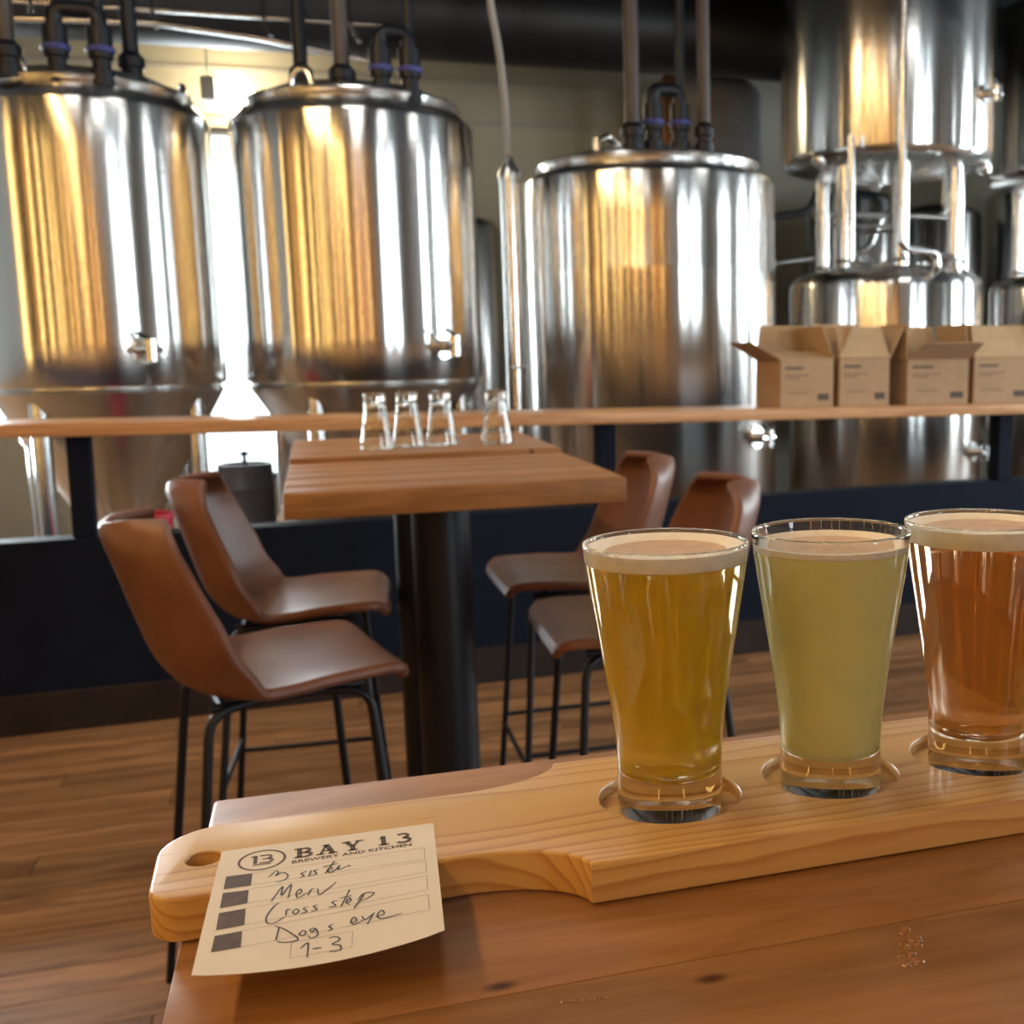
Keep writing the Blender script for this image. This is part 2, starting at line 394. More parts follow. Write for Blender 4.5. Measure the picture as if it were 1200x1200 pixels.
# timber cladding on the wall behind the camera (mirrored in the tanks)
bm0 = MB().box(0, 0.17, 0, 0.03, 0.0, 3.55).build('board', M_BOARD, wall_front, bevel=0.004, seg=1)
bme = bm0.data
M_BOARD2 = wood('dark_wall_timber', (0.05, 0.020, 0.007), (0.12, 0.055, 0.02), 'z', 6, 10, 0.6, 0.0, 0.4)
bme2 = bme.copy(); bme2.materials.clear(); bme2.materials.append(M_BOARD2)
rb = random.Random(21); runs = []
while len(runs) < 90: runs += [bme] * rb.randint(3, 7) + [bme2] * rb.randint(2, 5)
for i in range(32):
    o = bm0 if i == 0 else bpy.data.objects.new('board', runs[i])
    if i: COL.objects.link(o); o.parent = wall_front
    o.location = (-3.95 + i * 0.187, RY0 + 0.001 + (0.03 if i % 5 == 2 else 0.0), 0)
for i in range(44):
    o = bpy.data.objects.new('board', runs[i + 32]); COL.objects.link(o); o.parent = wall_left
    o.rotation_euler = (0, 0, PI / 2); o.location = (RX0 + 0.032 + (0.03 if i % 4 == 1 else 0.0), -3.9 + i * 0.187, 0)
wn = 0
def window(holes, axis, pos, mull=1):
    global wn
    for (b0, b1, z0, z1) in holes:
        wn += 1
        m = MB(); t = 0.05; d0, d1 = pos - 0.02, pos + 0.06
        def bx(p0, p1, q0, q1):
            if axis == 'y': m.box(p0, p1, d0, d1, q0, q1)
            else: m.box(d0, d1, p0, p1, q0, q1)
        bx(b0, b0 + t, z0, z1); bx(b1 - t, b1, z0, z1); bx(b0 + t, b1 - t, z0, z0 + t); bx(b0 + t, b1 - t, z1 - t, z1)
        for k in range(mull):
            c = b0 + (b1 - b0) * (k + 1) / (mull + 1); bx(c - 0.02, c + 0.02, z0 + t, z1 - t)
        o = struct('window_%d' % wn, m, M_FRAME)
        g = MB(); dm = pos + 0.02
        if axis == 'y': g.box(b0 + t * 0.8, b1 - t * 0.8, dm, dm + 0.006, z0 + t * 0.8, z1 - t * 0.8)
        else: g.box(dm, dm + 0.006, b0 + t * 0.8, b1 - t * 0.8, z0 + t * 0.8, z1 - t * 0.8)
        g.build('pane', M_THING, o)
window(BACKH, 'y', RY1 + 0.06, 0)
window(RIGHTH, 'x', RX1 + 0.03, 0); window(FRONTH, 'y', RY0 - 0.06, 1)
# panel joints of the beige back wall: proud battens
for i, (x0, x1, z) in enumerate(((-3.0, 2.2, 3.32), (-3.0, 2.2, 3.02))):
    t = struct('trim_%d' % (i + 1), MB().box(x0, x1, RY1 - 0.02, RY1 - 0.001, z, z + 0.03), M_GREY)

# low navy wall with ledge in front of the tanks (line slightly askew to the tables)
SK = math.atan(0.039)
def skew(o):
    o.rotation_euler[2] = SK; o.location = (0, 4.352, 0); return o
skew(struct('wall_low', MB().box(-3.6, 5.6, 0, 0.12, 0.0, 0.668), M_NAVY, bevel=0.004, seg=1))
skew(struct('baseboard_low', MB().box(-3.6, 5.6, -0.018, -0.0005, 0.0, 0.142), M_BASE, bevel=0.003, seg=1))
led = thing('bar_ledge', 'long pale timber ledge on navy posts above the low wall', 'ledge', (0, 4.352, 0), SK)
led.rotation_euler[1] = 0.014
MB().box(-3.6, 5.6, -0.055, 0.30, 1.010, 1.056).build('top', M_LEDGE, led, bevel=0.005)
for x in (-2.68, -0.80, 1.08, 2.96, 4.84):
    MB().box(x - 0.036, x + 0.036, 0.02, 0.10, 0.669 + 0.014 * x, 1.0095).build('post', M_NAVY, led, bevel=0.003, seg=1)

# ceiling clutter
tag(MB().tube([(-4, 7.85, 3.45), (8, 7.85, 3.45)], 0.29, 32).build('air_duct', M_DUCT, smooth=True),
    'large round black air duct running along the ceiling', 'duct')
for (y, z, n) in ((5.1, 3.62, 'a'), (8.6, 3.60, 'b')):
    tag(MB().box(RX0, RX1, y - 0.08, y + 0.08, z - 0.1, z + 0.12).build('ceiling_beam', M_CEIL),
        'black beam under the ceiling ' + ('in front of the air duct' if n == 'a' else 'behind the air duct'), 'beam')
tray = thing('cable_tray', 'bright galvanised cable tray hung near the ceiling above the left tanks', 'cable tray', (0, 0, 0))
MB().tube([(-1.6, 7.0, 3.13), (0.55, 7.0, 3.13)], 0.012).build('side_rail', M_PIPE, tray, smooth=True)
MB().tube([(-1.6, 6.75, 2.97), (-0.7, 6.75, 3.0), (-0.2, 6.75, 2.96), (0.45, 6.75, 2.86)], 0.016).build('side_rail', M_PIPE, tray, smooth=True)
for x in (-1.3, -0.72, -0.16, 0.3):
    MB().tube([(x, 7.0, 3.13), (x + 0.04, 6.75, 2.97)], 0.012).build('rung', M_PIPE, tray, smooth=True)
    MB().tube([(x, 7.0, 3.13), (x, 7.0, RZ)], 0.006).build('hanger', M_BLACK, tray, smooth=True)
# ------------------------------------------------------------------ tanks
def valve(parent, p, out, s=1.0):
    """Sample valve: flange disc, stub, body with a lever."""
    p = Vector(p); out = Vector(out).normalized()
    side = out.cross(Vector((0, 0, 1))).normalized()
    v = MB().tube([p - out * 0.01, p + out * 0.012], 0.062 * s, 24)
    v.tube([p, p + out * 0.075 * s], 0.030 * s, 16)
    o = v.build('valve', M_STEEL2, parent, smooth=True)
    q = p + out * 0.085 * s
    b = MB().tube([q - Vector((0, 0, 0.05)) * s, q + Vector((0, 0, 0.045)) * s], 0.028 * s, 14)
    b.tube([q - side * 0.05 * s, q + side * 0.07 * s], 0.014 * s, 10)
    b.build('valve_body', M_PIPE, o, smooth=True)
    MB().tube([q + Vector((0, 0, 0.045)) * s, q + Vector((0, 0, 0.075)) * s + side * 0.06 * s], 0.009 * s, 8).build('lever', M_BLACK, o, smooth=True)
def shoulder(R, z, rin, h):
    return [(R, z), (R - 0.004, z + 0.012), (R - 0.02, z + h * 0.35), (rin + 0.03, z + h * 0.8), (rin, z + h)]
def legs(parent, cx, cy, rad, z0, z1, r=0.045, n=4, ph=PI / 4, mat=None):
    for k in range(n):
        a = ph + k * 2 * PI / n
        x, y = cx + rad * math.cos(a), cy + rad * math.sin(a)
        lg = MB().tube([(x, y, z0), (x, y, z1)], r, 18).build('leg', mat or M_PIPE, parent, smooth=True)
        MB().lathe([(0, z0), (r * 1.8, z0), (r * 1.8, z0 + 0.02), (r, z0 + 0.03)], 18, (x, y, 0)).build('foot', M_PIPE, lg, smooth=True)
def fermenter(name, label, x, y, R, z1, z2, va):
    t = thing(name, label, 'tank', (x, y, 0), 0, 'conical tanks behind the ledge')
    rin = R - 0.085
    MB().lathe([(R - 0.03, z1 - 0.02), (R - 0.012, z1 - 0.012), (R, z1)] + [(R, z1 + (z2 - z1) * k / 6) for k in range(1, 6)] + shoulder(R, z2, rin, 0.085), 128).build('body', M_STEEL, t, smooth=True, angle=50)
    MB().lathe([(0.06, 0.34), (0.075, 0.34), (R * 0.975, z1 - 0.035), (R - 0.03, z1 - 0.02)], 96).build('cone', M_STEEL2, t, smooth=True, angle=60)
    lid = MB().lathe([(rin + 0.01, z2 + 0.083), (rin + 0.016, z2 + 0.092), (rin + 0.016, z2 + 0.115), (rin - 0.02, z2 + 0.125), (rin * 0.75, z2 + 0.17), (rin * 0.4, z2 + 0.2), (0, z2 + 0.215)], 96).build('lid', M_STEEL2, t, smooth=True, angle=40)
    MB().torus(rin + 0.012, 0.012, (0, 0, z2 + 0.105), 96).build('clamp_ring', M_PIPE, lid, smooth=True)
    for a in (0.25, 2.3, 4.2):
        lx, ly = (rin - 0.02) * math.cos(a), (rin - 0.02) * math.sin(a)
        pts = [(lx + 0.05 * math.cos(q) * math.sin(a), ly - 0.05 * math.cos(q) * math.cos(a), z2 + 0.12 + 0.075 * math.sin(q)) for q in [PI * k / 10 for k in range(11)]]
        MB().tube(pts, 0.014, 10).build('lifting_lug', M_PIPE, lid, smooth=True)
    MB().lathe([(0.03, 0.18), (0.06, 0.18), (0.06, 0.34), (0.03, 0.34)], 24).build('outlet', M_PIPE, t, smooth=True)
    legs(t, 0, 0, R * 0.86, 0.0, z1 + 0.02, 0.04, 4, PI / 4 + 0.25)
    valve(t, (R * math.cos(va), R * math.sin(va), z1 + 0.15), (math.cos(va), math.sin(va), 0), 1.0)
    return t
T1 = fermenter('conical_tank', 'brushed steel conical tank at the left edge, cut by the photo frame', -0.927, 6.0, 0.5214, 1.165, 2.36, -PI / 2 + 0.44)
T2 = fermenter('conical_tank', 'brushed steel conical tank behind the upturned glasses, second from left', 0.248, 6.0, 0.5746, 1.165, 2.355, -PI / 2 + 0.62)
# third tank: straight sided, reaching down behind the low wall
def straight_tank(name, label, x, y, R, z0, z2, va, vz, seam=None, group=None):
    t = thing(name, label, 'tank', (x, y, 0), 0, group)
    rin = R - 0.10
    pr = [(R - 0.10, z0 - 0.07), (R - 0.03, z0 - 0.04), (R, z0)]
    if seam:
        pr += [(R, seam - 0.034), (R + 0.0015, seam - 0.022), (R + 0.0015, seam + 0.020), (R, seam + 0.032)]
    pr += [(R, z2 - 0.2)] + shoulder(R, z2, rin, 0.075)
    MB().lathe(pr, 128).build('body', M_STEEL, t, smooth=True, angle=50)
    MB().lathe([(0, z0 - 0.11), (R * 0.5, z0 - 0.10), (R - 0.10, z0 - 0.07)], 64).build('bottom', M_STEEL2, t, smooth=True)
    lid = MB().lathe([(rin + 0.005, z2 + 0.073), (rin + 0.012, z2 + 0.085), (rin + 0.012, z2 + 0.105), (rin - 0.02, z2 + 0.112), (rin * 0.7, z2 + 0.16), (0, z2 + 0.20)], 96).build('lid', M_STEEL2, t, smooth=True, angle=40)
    MB().torus(rin + 0.008, 0.013, (0, 0, z2 + 0.096), 96).build('clamp_ring', M_PIPE, lid, smooth=True)
    legs(t, 0, 0, R * 0.82, 0.0, z0 - 0.02, 0.045)
    if va is not None: valve(t, (R * math.cos(va), R * math.sin(va), vz), (math.cos(va), math.sin(va), 0), 0.95)
    return t, lid
T3, lid3 = straight_tank('straight_tank', 'large straight-sided steel tank with a seam band, between ledge post and boxes', 1.77, 6.1, 0.6806, 0.42, 2.14, -PI / 2 + 0.62, 0.82, 1.675)
MB().tube([(-0.35, -0.30, 2.23), (-0.35, -0.3, 2.33), (-0.28, -0.25, 2.36), (-0.22, -0.2, 2.33), (-0.22, -0.2, 2.23)], 0.018).build('manway_handle', M_PIPE, lid3, smooth=True)
# stacked pairs on the right: upper vessel standing on legs on the lower one
def stack(label_u, label_l, x, y, Ru, Rl, grp):
    lo = thing('lower_tank', label_l, 'tank', (x, y, 0), 0, grp)
    zt = 1.63
    pr = [(Rl - 0.10, 0.30), (Rl - 0.03, 0.33), (Rl, 0.38), (Rl, 1.0), (Rl, zt), (Rl - 0.008, zt + 0.035), (Rl - 0.035, zt + 0.07), (Rl - 0.08, zt + 0.092), (Rl * 0.6, zt + 0.125), (Rl * 0.3, zt + 0.145), (0, zt + 0.15)]
    MB().lathe(pr, 128).build('body', M_STEEL, lo, smooth=True, angle=60)
    MB().lathe([(0, 0.27), (Rl * 0.5, 0.28), (Rl - 0.10, 0.30)], 64).build('bottom', M_STEEL2, lo, smooth=True)
    MB().torus(0.24, 0.016, (0, -0.05, zt + 0.138), 48).build('manway_ring', M_PIPE, lo, smooth=True)
    legs(lo, 0, 0, Rl * 0.8, 0.0, 0.33, 0.045)
    a = -PI / 2 + 0.62; valve(lo, (Rl * math.cos(a), Rl * math.sin(a), 0.64), (math.cos(a), math.sin(a), 0), 0.95)
    up = thing('upper_tank', label_u, 'tank', (x, y, 0), 0, grp)
    zb = 2.385
    pr = [(0, zb - 0.10), (Ru * 0.45, zb - 0.085), (Ru * 0.8, zb - 0.055), (Ru - 0.035, zb - 0.03), (Ru - 0.006, zb - 0.005), (Ru, zb + 0.02), (Ru, 2.9), (Ru, 3.4), (Ru - 0.05, 3.46), (Ru * 0.6, 3.56), (0, 3.6)]
    MB().lathe(pr, 128).build('body', M_STEEL, up, smooth=True, angle=60)
    rl = Rl - 0.16
    for k, ang in enumerate((-2.62, -1.85, -0.88, -0.30, 0.9, 2.2)):
        lx, ly = rl * math.cos(ang) * 1.02, rl * math.sin(ang) * 1.02
        z0 = zt + 0.112
        lg = MB().tube([(lx, ly, z0), (lx, ly, zb - 0.045)], 0.047, 20).build('leg', M_PIPE, up, smooth=True)
        MB().torus(0.05, 0.010, (lx, ly, zt + 0.135 + 0.012), 20, 8).build('leg_collar', M_PIPE, lg, smooth=True)
    rk = rl * 1.02
    for (a0, a1, z) in ((-2.62, -1.85, 1.94), (-1.85, -0.88, 2.03), (-0.88, -0.30, 1.95), (0.9, 2.2, 2.05)):
        MB().tube([(rk * math.cos(a0), rk * math.sin(a0), z), (rk * math.cos(a1), rk * math.sin(a1), z)], 0.013, 10).build('brace', M_PIPE, up, smooth=True)
    for a in (-2.75, -0.35, 1.2):
        bx, by = (Ru - 0.04) * math.cos(a), (Ru - 0.04) * math.sin(a)
        MB().lathe([(0, -0.06), (0.03, -0.055), (0.045, -0.03), (0.045, 0.0), (0, 0)], 16, (bx, by, zb - 0.02)).build('foot_boss', M_PIPE, up, smooth=True)
    a = -PI / 2 + 0.58; valve(up, (Ru * math.cos(a), Ru * math.sin(a), 2.70), (math.cos(a), math.sin(a), 0), 0.9)
    return lo, up
L4, U4 = stack('upper steel tank on legs above the cardboard boxes, fully in view', 'lower steel tank behind the cardboard boxes carrying another tank on legs', 3.405, 6.5, 0.6377, 0.5925, 'stacked tanks')
L5, U5 = stack('upper steel tank cut off by the right edge of the photo', 'lower steel tank cut off by the right edge of the photo', 5.07, 6.75, 0.678, 0.64, 'stacked tanks')
# thin pipework running down the front of the first stack
def pipe(name, pts, r, mat, label, rad=0.06, cat='pipe', group=None):
    return tag(MB().tube(arc_path(pts, rad), r, 12).build(name, mat, smooth=True, angle=60), label, cat, group)
pipe('steel_pipe', [(3.14, 5.80, 3.5), (3.14, 5.80, 1.815), (3.40, 5.86, 1.80), (3.40, 5.86, 1.69), (3.40, 6.0, 1.69)], 0.021, M_PIPE, 'long thin steel pipe dropping past the upper tank and bending right')
pipe('steel_pipe', [(2.90, 5.94, 2.44), (2.90, 5.94, 1.76)], 0.019, M_PIPE, 'short thin upright steel pipe left of the long bent pipe')
pipe('steel_pipe', [(3.44, 5.99, 1.795), (3.60, 6.0, 1.79), (3.62, 6.0, 1.67), (3.62, 6.1, 1.66)], 0.019, M_PIPE, 'small steel elbow pipe on the shoulder of the lower tank')
pipe('steel_pipe', [(3.10, 6.9, 2.12), (4.0, 6.9, 2.13)], 0.02, M_PIPE, 'level steel pipe seen between the legs of the upper tank')
# background vessels and plumbing seen between the stacks
def back_tank(x, y, R, z0, z1, label, mat=M_STEEL):
    t = thing('background_tank', label, 'tank', (x, y, 0), 0, 'tanks far behind the ledge')
    MB().lathe([(0, z0 - 0.05), (R * 0.8, z0 - 0.03), (R, z0), (R, z1), (R * 0.9, z1 + 0.06), (0, z1 + 0.15)], 72).build('body', mat, t, smooth=True, angle=45)
    legs(t, 0, 0, R * 0.8, 0, z0 - 0.01, 0.035)
    return t
M_DULL = plain('dull_steel', (0.55, 0.56, 0.57), 0.45, 0.7, var=0.1)
back_tank(2.95, 8.65, 0.46, 0.5, 3.2, 'tall steel tank in the background above the seamed tank', M_DULL)
back_tank(4.0, 8.2, 0.36, 0.6, 2.35, 'small steel tank glimpsed between the upper tank legs')
back_tank(5.75, 8.3, 0.42, 0.6, 2.45, 'small steel tank in the background at the right edge')
back_tank(4.87, 8.45, 0.38, 0.6, 2.3, 'steel tank in the background framed by the right tank legs')
back_tank(1.0, 8.5, 0.34, 0.5, 2.15, 'narrow grey tank in the shadows between the two big tanks', M_STEEL2)
tag(MB().box(2.33, 2.42, 7.6, 7.7, 0.0, 3.1).build('copper_column', M_COPPER, bevel=0.01), 'copper coloured upright column behind the seamed tank', 'column')
for i, (x, z, m, l) in enumerate(((3.75, 1.95, M_PIPE, 'steel cross pipe with a blue valve behind the tank legs'), (3.3, 2.2, M_DUCT, 'dark pipe crossing behind the left tank legs'))):
    tag(MB().tube(arc_path([(x - 0.7, 7.4, z - 0.1), (x, 7.4, z), (x + 0.1, 7.4, z + 0.25), (x + 0.6, 7.4, z + 0.25), (x + 0.6, 7.4, RZ - 0.001)], 0.08), 0.026, 12).build('cross_pipe', m, smooth=True), l, 'pipe')

# upright pipe beside the third tank with a hose to the ceiling
sp = thing('standpipe', 'upright steel standpipe left of the seamed tank, joined to a hose', 'pipe', (1.003, 6.0, 0))
MB().tube([(0, 0, 0.0), (0, 0, 2.16)], 0.048, 24).build('tube', M_PIPE, sp, smooth=True)
MB().lathe([(0, 2.27), (0.02, 2.26), (0.03, 2.23), (0.056, 2.19), (0.056, 2.15), (0.048, 2.15)], 24).build('cap', M_STEEL2, sp, smooth=True)
for z in (0.3, 1.2): MB().torus(0.05, 0.008, (0, 0, z), 24, 8).build('collar', M_PIPE, sp, smooth=True)
tag(MB().tube(catmull([(1.003, 6.0, 2.28), (0.99, 5.95, 2.5), (0.95, 5.85, 2.75), (0.90, 5.75, 2.98), (0.90, 5.7, 3.3), (0.92, 5.7, RZ)], 6), 0.017, 10).build('hose', M_HOSE, smooth=True),
    'thin grey hose hanging from the ceiling to the standpipe', 'hose')

# drop pipes and couplings over the tank lids
def drop_pipe(x, y, z0, label, r=0.037, mat=None):
    t = thing('drop_pipe', label, 'pipe', (x, y, z0), 0, 'drop pipes from the ceiling')
    MB().tube([(0, 0, 0.12), (0, 0, RZ - z0)], r, 20).build('tube', mat or M_BROWNPIPE, t, smooth=True)
    MB().lathe([(0, 0), (r * 1.6, 0), (r * 1.6, 0.05), (r * 1.3, 0.055), (r * 1.3, 0.08), (r * 1.65, 0.085), (r * 1.65, 0.125), (r, 0.15)], 20).build('coupling', M_BLACK, t, smooth=True)
    return t
drop_pipe(-1.15, 5.62, 2.45, 'brown drop pipe at the left edge over the leftmost tank')
drop_pipe(0.196, 5.62, 2.43, 'brown drop pipe from the ceiling into the second tank')
drop_pipe(1.558, 5.62, 2.235, 'brown drop pipe entering the left of the seamed tank lid')
drop_pipe(1.93, 5.62, 2.25, 'darker drop pipe entering the right of the seamed tank lid', 0.03)
drop_pipe(-0.695, 5.78, 2.47, 'black drop pipe over the leftmost tank beside the twin couplings', 0.034, M_BLACK)
drop_pipe(0.02, 6.05, 2.52, 'black drop pipe behind the lid of the second tank', 0.034, M_BLACK)
def twin(x, y, z0, label, dx=0.17):
    t = thing('twin_coupling', label, 'coupling', (x, y, z0), 0, 'black couplings on the tank lids')
    for s in (-0.5, 0.5):
        MB().lathe([(0, 0), (0.052, 0), (0.052, 0.06), (0.038, 0.065), (0.038, 0.11), (0.05, 0.115), (0.05, 0.24), (0, 0.25)], 18, (s * dx, 0, 0)).build('post', M_BLACK, t, smooth=True)
        MB().torus(0.046, 0.014, (s * dx, 0, 0.15), 20, 8).build('clamp', M_BLUE, t, smooth=True)
    MB().tube(arc_path([(-dx / 2, 0, 0.22), (-dx / 2, 0, 0.31), (dx / 2, 0, 0.31), (dx / 2, 0, 0.22)], 0.05), 0.034, 12).build('bridge', M_BLACK, t, smooth=True)
    MB().tube([(dx / 2, 0, 0.25), (dx / 2 + 0.02, 0, RZ - z0)], 0.022, 12).build('riser', M_BLACK, t, smooth=True)
    return t
twin(-0.875, 5.60, 2.43, 'black twin coupling with blue clamps on the leftmost tank')
twin(0.43, 5.60, 2.42, 'black twin coupling with blue clamps on the second tank', 0.13)
twin(1.745, 5.66, 2.25, 'black twin coupling with blue clamps on the seamed tank', 0.14)

# wall lamp and things behind the low wall
lamp = thing('wall_lamp', 'glowing round wall lamp high up between the two left tanks', 'lamp', (-0.445, RY1 - 0.16, 3.13))
MB().lathe([(0, -0.15)] + [(0.15 * math.sin(PI * k / 12), -0.15 * math.cos(PI * k / 12)) for k in range(1, 12)] + [(0, 0.15)], 32).build('globe', M_LAMP, lamp, smooth=True)
MB().tube([(0, 0, 0), (0, 0.139, 0)], 0.05, 16).build('mount', M_GREY, lamp, smooth=True)
pl = bpy.data.lights.new('wall_lamp_light', 'POINT'); pl.energy = 30; pl.color = (1, 0.82, 0.55); pl.shadow_soft_size = 0.13
plo = bpy.data.objects.new('wall_lamp_light', pl); COL.objects.link(plo); plo.location = (-0.445, RY1 - 0.5, 3.1)
tag(MB().box(-0.622, -0.525, 8.55, 8.63, 2.99, 3.15).build('junction_box', M_GREY, bevel=0.02), 'small grey junction box in front of the wall lamp', 'box')
tag(MB().tube([(-0.57, 8.59, 3.15), (-0.57, 8.59, RZ)], 0.006, 8).build('lamp_cord', M_GREY, smooth=True), 'thin cord holding the grey junction box', 'cord')
keg = thing('keg', 'dark barrel-like keg standing in front of the bright window', 'keg', (-0.45, 7.6, 0))
MB().lathe([(0, 0), (0.15, 0), (0.155, 0.05), (0.165, 0.08), (0.165, 0.25), (0.172, 0.27), (0.165, 0.29), (0.165, 0.45), (0.172, 0.47), (0.165, 0.49), (0.16, 0.56), (0.10, 0.585), (0, 0.59)], 48).build('shell', M_KEG, keg, smooth=True)
MB().lathe([(0.155, 0.55), (0.165, 0.55), (0.16, 0.62), (0.145, 0.62), (0.145, 0.56)], 48).build('rim', M_KEG, keg, smooth=True)
MB().tube([(0, 0, 0.58), (0, 0, 0.70)], 0.012, 12).build('spear', M_BLACK, keg, smooth=True)
MB().tube([(-0.03, 0, 0.68), (0.03, 0, 0.68)], 0.010, 10).build('tap', M_BLACK, keg, smooth=True)
bk = thing('red_bucket', 'red plastic bucket behind the low wall under the leftmost tank', 'bucket', (-0.70, 5.15, 0.0))
MB().lathe([(0, 0.34), (0.085, 0.34), (0.10, 0.62), (0.108, 0.62), (0.108, 0.64), (0.094, 0.64), (0.08, 0.36), (0, 0.36)], 32).build('pail', M_RED, bk, smooth=True)
MB().box(-0.12, 0.12, -0.1, 0.1, 0.0, 0.34).build('stand', M_BLACK, bk, bevel=0.01)
cn = thing('canister', 'small white canister behind the low wall under the second tank', 'canister', (-0.15, 5.1, 0.0))
MB().lathe([(0, 0.3), (0.04, 0.3), (0.04, 0.60), (0.02, 0.63), (0.02, 0.65), (0, 0.65)], 24).build('flask', M_WHITE, cn, smooth=True)
MB().box(-0.08, 0.08, -0.08, 0.08, 0.0, 0.3).build('stand', M_BLACK, cn, bevel=0.01)

# ------------------------------------------------------------------ cardboard boxes on the ledge
def carton(label, x0, wd, h, dep, fl, rz=0.0, y0=0.02):
    """fl: flap angles (front, back, left, right) in degrees from closed (0) through upright (90) to hanging (180+)."""
    ca, sa = math.cos(SK), math.sin(SK)
    b = thing('cardboard_box', label, 'box', (x0 * ca - y0 * sa, 4.352 + x0 * sa + y0 * ca, 1.0565 - 0.014 * (x0 - 0.02)), SK + rz, 'cardboard boxes on the ledge')
    b.rotation_euler[1] = 0.014
    t = 0.004
    m = MB().box(0, wd, 0, dep, 0, t); m.box(0, wd, 0, t, t, h); m.box(0, wd, dep - t, dep, t, h); m.box(0, t, t, dep - t, t, h); m.box(wd - t, wd, t, dep - t, t, h)
    m.build('shell', M_CARD, b)
    fd = dep * 0.57
    def flap(p, q, inward, ang):
        p, q, n = Vector(p), Vector(q), Vector(inward); a = math.radians(ang)
        d = n * math.cos(a) + Vector((0, 0, 1)) * math.sin(a); th = (q - p).normalized().cross(d).normalized() * t
        c1 = (q - p) * 0.04
        vs = [p, q, q + d * fd - c1, p + d * fd + c1]
        vs += [v + th for v in vs]
        MB().add(vs, [(0, 1, 2, 3), (7, 6, 5, 4), (0, 4, 5, 1), (1, 5, 6, 2), (2, 6, 7, 3), (3, 7, 4, 0)]).build('flap', M_CARDIN if ang < 120 else M_CARD, b)
    e = 0.0005
    flap((0, 0, h + e), (wd, 0, h + e), (0, 1, 0), fl[0]); flap((wd, dep, h + e), (0, dep, h + e), (0, -1, 0), fl[1])
    flap((0, dep, h + e), (0, 0, h + e), (1, 0, 0), fl[2]); flap((wd, 0, h + e), (wd, dep, h + e), (-1, 0, 0), fl[3])
    ink = MB()
    for (u0, u1, v0, v1) in ((0.08, 0.42, 0.80, 0.85), (0.08, 0.55, 0.66, 0.68), (0.08, 0.35, 0.60, 0.62), (0.70, 0.92, 0.14, 0.28), (0.12, 0.5, 0.3, 0.315)):
        ink.add([(wd * u0, -0.0006, h * v0), (wd * u1, -0.0006, h * v0), (wd * u1, -0.0006, h * v1), (wd * u0, -0.0006, h * v1)], [(0, 1, 2, 3)])
    ink.build('printing', M_INK, b)['kind'] = 'stuff'
    return b
carton('open cardboard box nearest the seamed tank, left flap spread wide', 1.85, 0.245, 0.198, 0.26, (12, 80, 150, 70))
carton('open cardboard box second from left, front flap tilted up', 2.125, 0.24, 0.205, 0.26, (62, 95, 62, 118))
carton('open cardboard box third from left with front flap folded down outward', 2.455, 0.31, 0.20, 0.26, (152, 100, 88, 84))
carton('cardboard box at the right edge of the photo, fourth from left', 2.795, 0.30, 0.205, 0.26, (70, 100, 95, 95))

# ------------------------------------------------------------------ bar tables
TX0, TX1, TZ = -0.063, 0.526, 1.05
def bar_table(label, y0, y1, thick=0.044, TZ=TZ, nst=5):
    t = thing('bar_table', label, 'table', ((TX0 + TX1) / 2, (y0 + y1) / 2, 0), 0, 'timber bar tables')
    hw, hd = (TX1 - TX0) / 2, (y1 - y0) / 2
    cuts = [-hd]; rng = random.Random(int(y0 * 100) + 5)
    for k in range(1, nst): cuts.append(-hd + 2 * hd * (k + rng.uniform(-0.15, 0.15)) / nst)
    cuts.append(hd)
    for k in range(nst):
        MB().box(-hw, hw, cuts[k] + 0.00005, cuts[k + 1] - 0.00005, TZ - thick, TZ).build('plank', M_TABLE, t, bevel=0.0006 if 0 < k < nst - 1 else 0.003, seg=2)
    px = -0.012
    MB().lathe([(0.057, 0.02), (0.057, TZ - thick - 0.012)], 40, (px, 0, 0)).build('pedestal', M_BLACK, t, smooth=True)
    MB().box(-0.17, 0.17, -0.17, 0.17, TZ - thick - 0.012, TZ - thick - 0.0005).build('mounting_plate', M_BLACK, t, bevel=0.003)
    MB().lathe([(0, 0), (0.23, 0), (0.23, 0.012), (0.20, 0.02), (0.0, 0.022)], 48, (px, 0, 0)).build('foot', M_BLACK, t, smooth=True)
    return t
bar_table('timber bar table in the foreground carrying the tasting paddle', 0.02, 0.612)
bar_table('timber bar table between the four leather stools, no glasses on it', 1.988, 2.555)
bar_table('timber bar table carrying the four upturned glasses', 2.562, 3.13, TZ=1.06)

